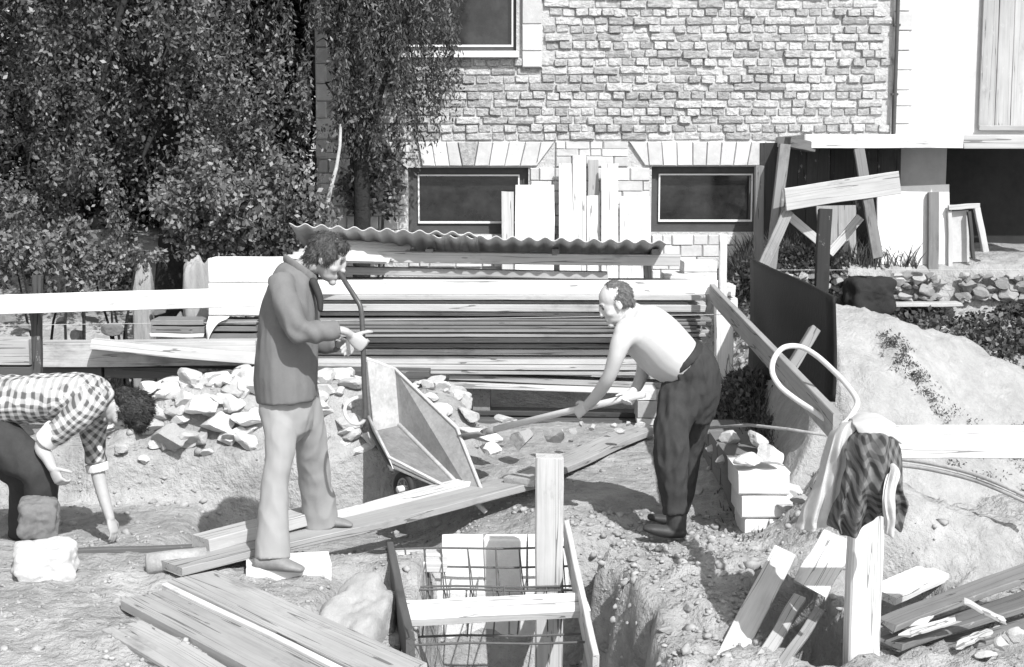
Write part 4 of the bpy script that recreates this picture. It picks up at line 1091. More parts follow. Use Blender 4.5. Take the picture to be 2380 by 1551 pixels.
drape("white_cloth", [[(1972, 968, 6.04), (1980, 978, 5.85), (1990, 990, 5.78), (1998, 1004, 5.74)], [(2005, 958, 6.06), (2014, 968, 5.86), (2026, 985, 5.76), (2034, 1006, 5.70)],
                      [(2040, 962, 6.06), (2052, 973, 5.86), (2062, 992, 5.76), (2068, 1016, 5.70)], [(2066, 976, 6.06), (2082, 990, 5.90), (2090, 1006, 5.80), (2094, 1030, 5.75)]], 'cloth_pale', "crumpled pale shirt lying on top of the near post", "shirt", amp=.012, fold=16)

# ------------------------------------------------------------------ white block wall at the corner of the foundation
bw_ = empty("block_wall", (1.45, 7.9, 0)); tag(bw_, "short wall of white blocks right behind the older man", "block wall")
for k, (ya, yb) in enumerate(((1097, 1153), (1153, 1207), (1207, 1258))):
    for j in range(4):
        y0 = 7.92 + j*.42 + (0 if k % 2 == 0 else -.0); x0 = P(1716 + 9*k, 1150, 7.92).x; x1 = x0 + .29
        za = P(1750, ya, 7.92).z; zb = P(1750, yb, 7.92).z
        o = plank("block", (x0, y0 + .205, (za + zb)/2), (x1, y0 + .205, (za + zb)/2), .405, za - zb - .008, (0, 0, 1), .70 if j == 0 else .17, bw_, 'block', segs=3, warp=.006, cham=.01)  # rear blocks darker: shade on the wall's left side put into their tone
for (x, y, s, t, Y) in ((1735, 1062, 34, .72, 7.98), (1790, 1055, 38, .74, 8.02), (1690, 1062, 26, .66, 8.5), (1655, 1040, 22, .62, 9.0), (1615, 1060, 18, .55, 8.9), (1700, 1020, 30, .66, 8.8), (1760, 1015, 30, .7, 8.5), (1845, 1040, 30, .6, 8.1),
                        (1830, 1090, 22, .5, 7.9), (1860, 1080, 20, .45, 7.8), (1590, 1085, 12, .6, 8.9), (1572, 1110, 10, .55, 8.8), (1640, 1005, 18, .5, 9.6), (1588, 1040, 14, .5, 9.2)):
    pp = P(x, y + 6, Y)
    if x > 1815 or x < 1650: pp.z = gz1(pp.x, pp.y) + s*.0012
    rock("rubble_stone", pp, (s*.0029, s*.0030, s*.0023), t*.9, "pale flat rubble stone on top of the white block wall", "stone", "stones capping the block wall")
tag(MB().tube([P(1630, 996, 8.6), P(1740, 988, 8.3), P(1830, 998, 8.05), P(1920, 1012, 7.8)], [.009, .010, .010, .008], 7).build("thin_pole", M['bark_pale'], smooth=True), "thin bent stick lying along the stones by the slanting board", "stick")

# ------------------------------------------------------------------ rubble heaps
lim = "pale limestone lump in the rubble heap behind the man in the checked shirt"
for (x, y, s, t, Y) in ((265, 902, 26, .6, 9.5), (300, 905, 24, .66, 9.5), (345, 905, 26, .68, 9.6), (385, 915, 28, .68, 9.5), (440, 890, 24, .7, 9.6), (468, 905, 22, .66, 9.6), (505, 895, 26, .38, 9.8), (545, 880, 26, .7, 9.7),
                        (430, 930, 26, .55, 9.45), (405, 955, 20, .4, 9.4), (475, 945, 40, .68, 9.4), (530, 930, 42, .72, 9.5), (570, 920, 30, .68, 9.55), (510, 985, 36, .58, 9.35), (575, 970, 32, .7, 9.35), (545, 1005, 24, .55, 9.3),
                        (340, 985, 14, .55, 9.35), (375, 965, 18, .5, 9.4), (470, 1005, 20, .4, 9.3), (595, 945, 16, .6, 9.4), (240, 888, 20, .6, 9.5), (280, 1035, 16, .5, 9.2), (325, 1075, 12, .62, 9.1), (480, 1052, 14, .6, 9.25)):
    uq = {(475, 945): "broad white limestone block in the middle of the left rubble heap", (530, 930): "biggest white limestone block near the right of the left rubble heap", (575, 970): "white rounded limestone at the right foot of the left rubble heap",
          (545, 880): "white flat limestone topmost at the right of the left rubble heap", (440, 890): "white limestone peak in the middle top of the left rubble heap", (505, 895): "darker grey limestone in the top row of the left rubble heap",
          (510, 985): "broad pale limestone low at the right of the left rubble heap", (385, 915): "white limestone right above the dark-haired man's head"}.get((x, y))
    rock("rubble_stone", P(x, y, Y), (s*.0038, s*.0036, s*.0030), t, uq or lim, "stone", None if uq else "limestone rubble at left")
for k in range(64):
    x_ = rnd.uniform(-2.6, -1.42); y_ = rnd.uniform(9.28, 9.85); s_ = rnd.uniform(.04, .13)
    rock("rubble_stone", (x_, y_, gz1(x_, y_) + s_*.35), (s_*1.15, s_, s_*.8), rnd.uniform(.45, .7), lim, "stone", "limestone rubble at left")
big = rock("rubble_boulder", P(400, 1022, 9.27), (.21, .14, .13), .36, "large grey boulder at the front of the left rubble heap", "boulder")
for (x, y, s, t, Y) in ((760, 880, 22, .68, 9.9), (790, 890, 26, .7, 9.9), (825, 885, 18, .62, 10.0), (770, 925, 26, .7, 9.7), (805, 925, 16, .55, 9.8), (760, 965, 24, .66, 9.6), (790, 990, 26, .68, 9.5), (825, 965, 22, .62, 9.6), (840, 1000, 24, .68, 9.5),
                        (800, 1035, 32, .72, 9.35), (840, 1050, 34, .72, 9.3), (770, 1015, 16, .6, 9.4), (870, 1035, 22, .66, 9.5), (745, 900, 16, .6, 10.0), (750, 940, 14, .6, 9.8)):
    rock("rubble_stone", P(x, y, Y), (s*.0038, s*.0034, s*.0030), t, "white rubble stone piled between the young man and the dump cart", "stone", "rubble between man and cart")
for (x, y, s, t, Y) in ((990, 895, 26, .7, 10.0), (1020, 900, 28, .7, 9.9), (1000, 935, 26, .68, 9.8), (1030, 950, 24, .7, 9.7), (975, 910, 18, .66, 10.0), (1060, 985, 26, .66, 9.6), (1030, 985, 22, .6, 9.7)):
    rock("rubble_stone", P(x, y, Y), (s*.0031, s*.0030, s*.0026), t, "white rubble stone heaped behind the dump cart", "stone", "rubble behind the cart")
rock("long_stone", P(1110, 1010, 9.35), (.19, .09, .075), .74, "long white stone lying by the tip of the shovel", "stone", rot=(0, .35, .1), k=1)
rock("long_stone", P(1140, 1045, 9.1), (.10, .08, .05), .7, "small white stone just below the long white one", "stone")
rock("field_stone", P(1215, 1020, 9.5), (.13, .10, .085), .34, "grey boulder lying on the walk behind the trench post", "stone", k=4)
rock("field_stone", P(1290, 1010, 9.6), (.12, .09, .07), .42, "pale boulder under the shovel shaft", "stone", k=5)
rock("field_stone", P(1180, 975, 10.0), (.13, .09, .045), .5, "flat stone behind the shovel shaft", "stone", k=3)
for (x, y, s, t, Y) in ((1330, 1000, 14, .5, 9.8), (1375, 995, 12, .5, 10.0), (1425, 990, 12, .55, 10.1), (1460, 985, 10, .5, 10.2), (1350, 985, 10, .45, 10.3), (1440, 1000, 14, .5, 9.8)):
    rock("rubble_stone", P(x, y, Y), (s*.0031, s*.0030, s*.0026), t, "small stone lying along the foot of the timber stack", "stone", "small stones before the stack")
for k in range(44):
    x_ = rnd.uniform(-1.45, -.80); y_ = rnd.uniform(9.28, 9.95); s_ = rnd.uniform(.035, .11)
    rock("rubble_stone", (x_, y_, gz1(x_, y_) + s_*.35), (s_*1.15, s_, s_*.8), rnd.uniform(.42, .66), "white rubble stone piled between the young man and the dump cart", "stone", "rubble between man and cart")
for k in range(18):
    x_ = rnd.uniform(-.72, -.25); y_ = rnd.uniform(9.55, 10.1); s_ = rnd.uniform(.04, .10)
    rock("rubble_stone", (x_, y_, gz1(x_, y_) + s_*.35), (s_*1.15, s_, s_*.85), rnd.uniform(.42, .64), "white rubble stone heaped behind the dump cart", "stone", "rubble behind the cart")
# big stones, left foreground
rough_block("stone_block", P(90, 1205, 7.75), (.105, .10, .115), .20, "rough grey stone resting behind the pale block at the left edge", (.1, .08, .3), 9)
rough_block("stone_block", P(103, 1315, 7.2), (.155, .13, .115), .58, "pale squared stone block at the left foreground edge", (.05, -.03, .25), 4)

# ------------------------------------------------------------------ timbers left, behind the checked shirt
YL = 10.3
plank("big_timber", P(100, 822, YL), P(600, 818, YL), .2, 56*mpp(YL, .8), (0, 0, 1), .42, warp=.01, segs=10, label="thick pale timber lying behind the rubble heap", cat="timber")
plank("big_timber", P(215, 800, YL - .2), P(600, 836, YL - .15), .12, 22*mpp(YL, .8), (0, 0, 1), .52, warp=.01, label="slimmer pale timber slanting in front of the thick one", cat="timber")
plank("big_timber", P(-60, 815, YL + .1), P(78, 815, YL + .1), .2, 60*mpp(YL, .8), (0, 0, 1), .36, label="grey timber end left of the dark post", cat="timber")
plank("shade_timber", P(250, 862, YL + .1), P(1000, 872, YL + .1), .2, 26*mpp(YL, .6), (0, 0, 1), .10, label="dark timber standing in for the shade under the thick pale timber", cat="timber")  # added dark timbers: shade below the beams put into their tone
plank("shade_timber", P(-40, 862, YL + .1), P(245, 862, YL + .1), .2, 26*mpp(YL, .6), (0, 0, 1), .08, label="dark timber standing in for the shade at the left edge", cat="timber")
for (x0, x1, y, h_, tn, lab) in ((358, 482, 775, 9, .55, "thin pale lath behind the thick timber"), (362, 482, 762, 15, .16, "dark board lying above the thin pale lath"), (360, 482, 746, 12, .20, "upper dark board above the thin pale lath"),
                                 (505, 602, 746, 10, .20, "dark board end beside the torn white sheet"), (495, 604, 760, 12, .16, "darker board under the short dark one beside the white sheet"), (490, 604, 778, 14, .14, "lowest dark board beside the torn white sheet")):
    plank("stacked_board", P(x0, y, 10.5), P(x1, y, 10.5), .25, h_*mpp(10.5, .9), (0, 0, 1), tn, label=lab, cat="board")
def white_block(x0, x1, y0, y1, Y, lab, tone=.74, dep=.25):
    c = (P(x0, y0, Y) + P(x1, y1, Y))/2; w = (x1 - x0)*mpp(Y, 1.2)
    return plank("white_slab", c + Vector((-w/2, dep/2, 0)), c + Vector((w/2, dep/2, 0)), dep, (y1 - y0)*mpp(Y, 1.2)*.985, (0, 0, 1), tone, None, 'block', label=lab, cat="block", segs=4, warp=.004, cham=.012)
white_block(486, 660, 601, 658, 10.45, "upper big white block stacked behind the young man", .76)
white_block(484, 640, 659, 736, 10.43, "lower big white block stacked behind the young man", .74)
o = drape("torn_sheet", [[(484, 735, 10.38), (482, 750, 10.36), (480, 770, 10.36), (480, 788, 10.36)], [(505, 735, 10.36), (503, 748, 10.34), (494, 765, 10.34), (484, 789, 10.34)], [(535, 734, 10.36), (528, 740, 10.35), (508, 750, 10.34), (490, 772, 10.34)]], 'shirt_white', "torn white paper sheet hanging below the white blocks", "sheet", amp=.01, fold=6, thick=.004)
for (x0, x1, y0, y1, tn, lab) in ((296, 345, 626, 672, .30, "pale concrete stump behind the left level board"), (416, 484, 616, 664, .34, "grey stone block beside the white blocks")):
    c = (P(x0, y0, 10.9) + P(x1, y1, 10.9))/2; g = gz1(c.x, 11.0)
    o = rough_block("stone_stump", Vector((c.x, 11.05, (P(x0, y0, 10.9).z + g)/2 - .02)), ((x1 - x0)/2*mpp(10.9, 1.3), .12, (P(x0, y0, 10.9).z - g)/2 + .03), tn, lab, (0, 0, .1), x0)
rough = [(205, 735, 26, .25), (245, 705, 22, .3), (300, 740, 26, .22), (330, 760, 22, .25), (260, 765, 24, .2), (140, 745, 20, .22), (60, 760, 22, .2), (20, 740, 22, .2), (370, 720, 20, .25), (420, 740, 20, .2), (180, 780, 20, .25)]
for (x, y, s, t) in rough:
    rock("garden_stone", P(x, y, 11.0 + rnd.uniform(-.1, .2)), s*.0034, t, "grey garden stone under the left level board", "stone", "stones under the left board")  # low grey tones, varied from stone to stone

# ------------------------------------------------------------------ plank walk and formwork
def gp(x, y, z): return G(x, y, z)
wa0, wa1 = gp(395, 1322, .05), gp(1262, 1110, .10)
ax2 = (wa1 - wa0).normalized(); sd2_ = Vector((-ax2.y, ax2.x, 0)).normalized()
plank("walk_plank", wa0 + Vector((0, 0, 0)), wa1, .24, .045, (0, 0, 1), .32, warp=.02, segs=20, label="long plank of the walk running from the left stones past the cart", cat="plank")
plank("walk_plank", wa0 + sd2_*.185 + ax2*.95 + Vector((0, 0, .006)), wa0 + sd2_*.185 + ax2*2.25 + Vector((0, 0, .016)), .12, .04, (0, 0, 1), .60, warp=.02, segs=20, label="narrow white plank lying beside the walk under the dump cart", cat="plank")
plank("walk_plank", wa0 + sd2_*.11 + ax2*.25 + Vector((0, 0, .065)), wa0 + sd2_*.11 + ax2*1.05 + Vector((0, 0, .075)), .16, .07, (0, 0, 1), .40, warp=.01, label="thick short beam lying on the near end of the plank walk", cat="beam")
plank("walk_plank", gp(1205, 1122, .125), gp(1492, 1000, .13), .22, .045, (0, 0, 1), .34, warp=.015, segs=10, label="upper plank of the walk leading from the trench post to the stack", cat="plank")
# rounded log end at the near end of the walk
lg = MB(); l0, l1 = gp(338, 1312, .05), gp(480, 1296, .06)
lg.tube([l0, l0*.97 + l1*.03, l0*.5 + l1*.5, l1], [.035, .058, .06, .055], 14); tag(lg.build("log_end", M['bark_pale'], smooth=True), "short round log at the tip of the plank walk", "log")
# white plank under the young man's front foot and thin dark batten on the ground
plank("foot_plank", gp(572, 1338, -.03), gp(768, 1328, -.03), .26, .15, (0, 0, 1), .74, label="white plank end under the young man's front foot", cat="plank", warp=.004, segs=6)
plank("ground_batten", gp(168, 1283, -.05), gp(470, 1272, -.02), .05, .03, (0, 0, 1), .12, label="dark batten lying on the ground left of the plank walk", cat="batten")
plank("ground_batten", gp(190, 1296, -.04), gp(400, 1292, -.02), .05, .025, (0, 0, 1), .34, label="pale batten lying beside the dark one", cat="batten")
# wide planks in the left foreground
a0, a1 = gp(440, 1350, .07), gp(1010, 1615, .07); ax3 = (a1 - a0).normalized(); sd3 = Vector((-ax3.y, ax3.x, 0)).normalized()
if sd3.x < 0: sd3 = -sd3
b0_, b1_ = gp(300, 1400, .01), gp(700, 1640, .01)
plank("foreground_plank", a0 + sd3*.02, a0 + sd3*.02 + ax3*1.75, .27, .05, (0, 0, 1), .36, warp=.012, segs=12, label="upper wide plank slanting across the left foreground", cat="plank")
plank("foreground_plank", a0 - sd3*.26 + ax3*.05 + Vector((0, 0, -.03)), a1 - sd3*.26 + Vector((0, 0, -.03)), .26, .05, (0, 0, 1), .33, warp=.012, segs=12, label="middle wide plank slanting across the left foreground", cat="plank")
plank("foreground_plank", a0 - sd3*.135 + Vector((0, 0, -.01)), a1 - sd3*.135 + Vector((0, 0, -.01)), .035, .05, (0, 0, 1), .62, warp=.008, segs=8, label="narrow pale lath between the two wide foreground planks", cat="lath")
plank("foreground_plank", a0 - sd3*.52 + ax3*.35 + Vector((0, 0, -.05)), a1 - sd3*.52 + Vector((0, 0, -.05)), .2, .05, (0, 0, 1), .40, warp=.012, segs=12, label="lowest wide plank at the bottom left corner", cat="plank")
rough_block("concrete_lump", Vector((-.74, 6.72, -.20)), (.17, .42, .25), .40, "big rounded lump of concrete left of the reinforcement", (.05, .05, -.12), 17)
# trench: far wall of white blocks
tb = empty("trench_wall", (0, 7.98, -.7)); tag(tb, "white block wall lining the far side of the trench", "block wall")
xx = P(1028, 1300, 7.93).x
for j, (za, zb) in enumerate(((.0, -.30), (-.305, -.60))):
    for k in range(3):
        x0 = xx + k*.245 - (.1 if j else 0); plank("block", (x0, 7.98, (za + zb)/2), (x0 + .235, 7.98, (za + zb)/2), .12, za - zb, (0, 0, 1), .76 if j == 0 else .62, tb, 'block', segs=3, warp=.008, cham=.012)
for k in range(2):
    x0 = P(905, 1400, 7.9).x + k*.2; plank("block", (x0, 7.985, -.3), (x0 + .19, 7.985, -.3), .10, .42, (0, 0, 1), .5, tb, 'block', segs=3, warp=.01, cham=.012)
# shuttering boards and spreader
plank("shutter_board", P(1316, 1240, 7.85), P(1385, 1560, 6.25), .03, .16, (0, 0, 1), .52, label="shuttering board along the right side of the trench", cat="board")
sl0 = P(918, 1360, 7.3); plank("shutter_board", P(908, 1345, 7.75), P(955, 1590, 6.0), .04, .42, (0, 0, 1), .09, label="left shuttering board of the trench, toned dark for the gap shadow", cat="board")  # dark tone carries the gap shadow between earth and form
plank("shutter_strip", P(952, 1440, 6.95), P(938, 1560, 6.1), .035, .06, (0, 0, 1), .6, label="pale strip on top of the left shuttering board", cat="batten")
plank("spreader_board", P(938, 1426, 6.75), P(1364, 1406, 6.95), .14, .05, (0, -.45, 1), .60, label="pale spreader board laid across the trench", cat="board", warp=.006)
plank("spreader_board", P(770, 1312, 7.62), P(1040, 1312, 7.62), .12, .055, (0, 0, 1), .5, label="rough pale timber bridging the trench corner behind the white plank", cat="timber", warp=.02)
# reinforcement cage
cage = empty("rebar_cage", (0, 7.3, -.7)); tag(cage, "wire reinforcement cage lying in the trench", "rebar cage")
def bar(pts, r=.006): return MB().tube(pts, r, 7).build("bar", M['rebar'], cage)
for (xa, ya, xb, yb, Y) in ((870, 1278, 1312, 1272, 7.72), (900, 1322, 1330, 1316, 7.6), (915, 1366, 1340, 1362, 7.35), (935, 1372, 1345, 1372, 7.3), (940, 1482, 1350, 1474, 6.9), (950, 1500, 1380, 1492, 6.6)):
    a = P(xa, ya, Y); b = P(xb, yb, Y); bar([a, (a*2 + b)/3 + Vector((0, 0, .006)), (a + b*2)/3 - Vector((0, 0, .005)), b])
for x in (945, 985, 1025, 1095, 1150, 1205, 1260, 1300):
    xo = x + rnd.uniform(-6, 6); q = [P(xo + rnd.uniform(-4, 4), 1274, 7.72), P(xo + 4, 1366, 7.35), P(xo + rnd.uniform(-10, 10), 1480, 6.9), P(xo - 8, 1525, 6.9), P(xo + 14, 1366, 7.3)]
    bar(q[:3], .004); bar([q[1], q[1] + Vector((.03, .12, -.2)), q[0]], .0035)
hk = [P(1145, 1368, 7.3), P(1150, 1395, 7.25), P(1170, 1398, 7.25), P(1172, 1366, 7.3)]; bar(hk, .004)
# boards in the right foreground
plank("foreground_board", P(1822, 1285, 6.9), P(1680, 1560, 5.95), .115, .035, (.3, -.3, 1), .58, label="pale board slanting down to the bottom edge left of the near post", cat="board", warp=.01)
plank("foreground_board", P(1950, 1252, 6.75), P(1880, 1370, 6.5), .17, .03, (.1, -.5, .9), .56, label="broad white board end tilted behind the near post", cat="board", warp=.01, ragged=.05)
plank("foreground_board", P(1750, 1560, 5.85), P(1860, 1390, 6.4), .06, .03, (.2, -.3, 1), .34, label="grey stake lying in the hollow left of the near post", cat="stake", warp=.01)
plank("foreground_board", P(1800, 1570, 5.8), P(1905, 1420, 6.25), .045, .03, (.2, -.3, 1), .26, label="thin dark stake lying nearest the near post", cat="stake", warp=.01)
for k, (x0, y0, x1, y1, w_, tn, lab) in enumerate(((2055, 1455, 2420, 1318, .13, .20, "uppermost grey board of the jumble in the bottom right corner"), (2065, 1500, 2440, 1375, .15, .15, "second dark board of the jumble in the bottom right corner"),
        (2080, 1545, 2450, 1440, .14, .20, "third grey board of the jumble in the bottom right corner"), (2200, 1575, 2460, 1500, .13, .16, "lowest dark board of the jumble in the bottom right corner"))):
    plank("rough_board", P(x0, y0, 6.05 - .05*k), P(x1, y1, 6.5 - .06*k), w_, .03, (.25, .12 + .05*(k % 2), 1), tn, label=lab, cat="board", group="boards at bottom right", warp=.02, ragged=.05, twist=.08)
for (x0, y0, x1, y1, lab) in ((2110, 1470, 2210, 1440, "short broken lath lying on the jumble of boards"), (2250, 1400, 2330, 1440, "splintered lath lying crosswise on the jumble of boards"), (2230, 1500, 2300, 1470, "small off-cut near the bottom right corner")):
    plank("broken_lath", P(x0, y0, 5.95), P(x1, y1, 6.0), .04, .02, (.1, -.3, 1), .45, label=lab, cat="lath", ragged=.06, warp=.02)
plank("ground_plank", P(2050, 1385, 6.75), P(2175, 1330, 7.05), .16, .04, (0, -.2, 1), .62, label="white board end on the ground right of the near post", cat="board")
rock("field_stone", P(2130, 1440, 6.1), (.15, .08, .035), .64, "flat white stone right of the near post", "stone", k=2)
for (x, y) in ((2330, 1500), (2290, 1520), (2360, 1480)):
    rock("field_stone", P(x, y, 5.85), .05, .5, "small pale stone lying on the jumble of boards at bottom right", "stone", "stones at bottom right")
for k, dy in enumerate((0, 14)):
    tag(MB().tube(cat_rom([P(2070, 1065 + dy, 7.6), P(2150, 1075 + dy, 7.5), P(2250, 1098 + dy, 7.35), P(2330, 1128 + dy, 7.2), P(2420, 1170 + dy, 7.1)], 6), .012, 8).build("bent_rod", M['bark_pale'], smooth=True),
        ("upper" if k == 0 else "lower") + " of two bent rods lying on the sand below the near board", "rod", "bent rods")
for (x, y, s) in ((1440, 1290, 20), (1470, 1330, 16), (1450, 1400, 26), (1430, 1450, 22), (1490, 1450, 20), (1400, 1280, 14), (1350, 1265, 14), (1545, 1470, 18), (1600, 1440, 16), (1380, 1250, 16), (1420, 1200, 14)):
    p = P(x, y, 7); g = gp(x, y, 0); rock("earth_clod", (g.x, g.y, gz1(g.x, g.y) + .01), s*.0024, .34, "earth clod at the edge of the trench below the older man", "clod", "clods at the trench edge")

# ------------------------------------------------------------------ dump cart, tipped
M['tray_side_shade'] = simple('tray_side_shade', .27, .3, 9, .6, .3, .004, 40, .3)  # darker copy of the tray sheet: side panel's shade in the colour
cart = empty("dump_cart", P(950, 1165, 8.9)); tag(cart, "tipped steel dump cart with pouring lip on the plank walk", "cart")
A, B_, Cc, D_ = P(868, 1003, 9.22), P(928, 990, 9.42), P(1108, 1172, 8.72), P(915, 1090, 8.74)
A2, B2 = P(852, 834, 9.25), P(918, 858, 9.45); E_ = P(1062, 995, 9.02); C2 = P(1130, 1165, 8.70)
D2 = D_ + Vector((-.03, .02, .07)); A3 = A + Vector((-.03, -.01, .10))
def panel(nm, pts, th=.006, mat='tray'):
    n = (pts[1] - pts[0]).cross(pts[2] - pts[0]).normalized()*th
    return MB().prism(pts, [p + n for p in pts]).build(nm, M[mat], cart)
panel("back_panel", [A, B_, B2, A2]); panel("side_panel", [B_, Cc, C2, E_, B2], mat='tray_side_shade'); panel("floor_panel", [A, D_, Cc, B_], mat='tray_dirt_shade'); panel("side_rim", [A, D_, D2, A3])
MB().tube([A2, B2, E_, C2], .012, 8).build("rim_tube", M['tray'], cart, smooth=True)
MB().tube([B_ + Vector((0, -.012, .01)), Cc + Vector((0, -.015, .01)), C2 + Vector((0, -.01, -.07))], .016, 8).build("edge_tube", M['tray'], cart, smooth=True)
MB().tube([A3, D2, Cc + Vector((0, -.01, .015))], .010, 8).build("rim_tube", M['tray'], cart, smooth=True)
MB().tube([A2 + Vector((-.01, 0, -.02)), A + Vector((-.015, -.01, 0)), D_ + Vector((-.01, -.02, -.01))], .012, 8).build("frame_leg", M['rebar'], cart, smooth=True)
for k, (sx, tone) in enumerate(((0, 'rubber'), (.34, 'rubber'))):
    wc = P(940, 1132, 8.80) + Vector((sx*.75, sx*.65, 0)); wc.z -= .01
    wh = empty("wheel", wc); attach(wh, cart)
    axw = Vector((.78, .62, 0)).normalized(); e1 = Vector((0, 0, 1)); e2 = axw.cross(e1)
    def circ(r, off=0): return [wc + (e1*math.cos(a) + e2*math.sin(a))*r + axw*off for a in [2*math.pi*i/28 for i in range(29)]]
    MB().tube(circ(.088), .022, 10, False).build("tyre", M['rubber'], wh, smooth=True)
    MB().tube(circ(.066), .010, 8, False).build("rim", M['metal'], wh, smooth=True)
    MB().tube([wc - axw*.05, wc + axw*.05], .022, 12).build("hub", M['whitepaint'], wh, smooth=True)
    for s_ in range(6):
        a = s_*math.pi/3; d = e1*math.cos(a) + e2*math.sin(a)
        MB().tube([wc + d*.02, wc + d*.064], .005, 6).build("spoke", M['metal'], wh)
# scraps of board beside the cart
plank("walk_cleat", P(905, 1190, 8.35), P(935, 1212, 8.2), .04, .03, (0, 0, 1), .2, label="small cleat across the plank walk in front of the cart wheel", cat="cleat")

# ------------------------------------------------------------------ people
def basis(f, u):
    f = Vector(f).normalized(); u = Vector(u); u = (u - f*u.dot(f)).normalized(); s = u.cross(f)
    return Matrix((f, s, u)).transposed()       # columns: forward, side (left), up
def head_shape(mb, o, f, u, k=1.0):
    R = basis(f, u)
    def e(c, r): mb.ball(Vector(o) + R @ (Vector(c)*k), tuple(q*k for q in r), R, 20, 14)
    e((-.012, 0, .035), (.096, .076, .085)); e((.030, 0, -.02), (.064, .063, .085)); e((.040, 0, -.07), (.048, .047, .042))
    e((.094, 0, -.010), (.014, .011, .030)); e((.101, 0, -.031), (.016, .015, .013)); e((.080, 0, .022), (.016, .046, .012))
    e((.088, 0, -.066), (.011, .024, .007)); e((.086, 0, -.078), (.011, .021, .008)); e((.076, 0, -.104), (.020, .022, .018))
    e((.052, .040, -.035), (.03, .022, .022)); e((.052, -.040, -.035), (.03, .022, .022))
    for s in (-1, 1): e((-.004, s*.076, -.008), (.020, .010, .031)); e((.004, s*.074, -.030), (.010, .009, .012))
    return R
def hand(mb, w, f, n, curl=50, k=1.0, thumb=1, spread=.0, tcurl=35):
    """palm from wrist w along f; fingers close towards n; thumb leaves the palm's side"""
    w = Vector(w); f = Vector(f).normalized(); n = Vector(n); n = (n - f*n.dot(f)).normalized(); s = f.cross(n)*thumb
    mb.loft([w, w + f*.03*k, w + f*.06*k, w + f*.088*k], [.026*k, .036*k, .041*k, .039*k], [.017*k, .018*k, .016*k, .012*k], 14, True, n)
    for off, L, r in ((.030, .068, .0088), (.010, .078, .0092), (-.011, .073, .0088), (-.030, .057, .0078)):
        p = w + f*.082*k + s*off*k; d = (f + s*off*spread*20).normalized(); pts = [p - f*.02*k, p]; c = math.radians(curl)
        for seg in (.45, .32, .25):
            ax = d.cross(n).normalized(); d = (Matrix.Rotation(c, 3, ax) @ d).normalized(); p = p + d*L*seg*k; pts.append(p); c *= .95
        mb.tube(pts, [r*k, r*k*1.02, r*k, r*k*.92, r*k*.75], 8)
    p = w + f*.025*k + s*.028*k; d = (f*.6 + s*.8 + n*.25).normalized(); pts = [p - s*.015*k]
    for seg in (.036, .032, .026):
        pts.append(p); p = p + d*seg*k; ax = d.cross((n*.8 + f*.5)).normalized(); d = Matrix.Rotation(math.radians(tcurl*.7), 3, ax) @ d
    pts.append(p); mb.tube(pts, [.013*k, .0125*k, .011*k, .0105*k, .008*k], 8)
def finish_body(mb, person, spots, vox=.0055):
    me = remeshed(mb, vox, 3, "body")
    me.materials.clear(); me.materials.append(M['skin']); me.materials.append(M['skin_dark'])
    if spots:
        n = len(me.polygons); c = np.empty(n*3, np.float32); me.polygons.foreach_get("center", c); c = c.reshape(-1, 3)
        mi = np.zeros(n, np.int32)
        for (q, r) in spots:
            mi[np.linalg.norm(c - np.array(q)[None], axis=1) < r] = 1
        me.polygons.foreach_set("material_index", mi)
    return link("body", me, None, person)
def face_spots(o, R, k):
    o = Vector(o); L = []
    for s in (-1, 1):
        L.append((o + R @ (Vector((.084, s*.030, .004))*k), .011*k)); 
        for q in (.020, .030, .040): L.append((o + R @ (Vector((.090 - q*.2, s*q, .024))*k), .0075*k))
    for q in (-.016, -.006, .006, .016): L.append((o + R @ (Vector((.098, q, -.072))*k), .006*k))
    return L
def cloth(mb, name, mat, person, vox=.008, amp=.010, freq=(9, 9, 4), seed=0, sm=5):
    me = remeshed(mb, vox, sm, name)
    def f(p):
        q = Vector((p.x*freq[0], p.y*freq[1], p.z*freq[2])) + Vector((seed, seed*2, 0))
        a = mnoise.noise(q); b = mnoise.noise(q*2.3 + Vector((3, 1, 7))); return (1 - abs(a)*2.2)*.6 + b*.5
    folds(me, amp, f); me.materials.clear(); return link(name, me, M[mat], person, smooth=True)

def strands(me, n, L, flow, seed=1, w=.0016):
    """thin locks growing over the hair mass"""
    r = np.random.RandomState(seed); N = len(me.vertices); co = np.empty(N*3, np.float32); no = np.empty(N*3, np.float32)
    me.vertices.foreach_get("co", co); me.vertices.foreach_get("normal", no); co = co.reshape(-1, 3); no = no.reshape(-1, 3)
    k = r.randint(0, N, n); p = co[k]; nn = no[k]; fl = np.array(flow)[None] + r.normal(size=(n, 3))*.35
    t = fl - nn*(fl*nn).sum(1)[:, None]; t /= np.linalg.norm(t, axis=1)[:, None] + 1e-6
    sd = np.cross(t, nn)*w; l = (L*r.uniform(.5, 1.2, n))[:, None]
    a = p - nn*.003; b = p + t*l*.5 + nn*.0045; c = p + t*l + nn*r.uniform(-.002, .008, n)[:, None]
    V = np.stack([a - sd, a + sd, b + sd, b - sd, c + sd*.3, c - sd*.3], 1).reshape(-1, 3)
    i = np.arange(n)*6; Q = np.concatenate([np.stack([i, i + 1, i + 2, i + 3], -1), np.stack([i + 3, i + 2, i + 4, i + 5], -1)])
    F0 = [tuple(pl.vertices) for pl in me.polygons]; out = bpy.data.meshes.new("hair")
    out.from_pydata(np.concatenate([co, V]).tolist(), [], F0 + (Q + N).tolist()); out.update(); out.shade_smooth(); return out
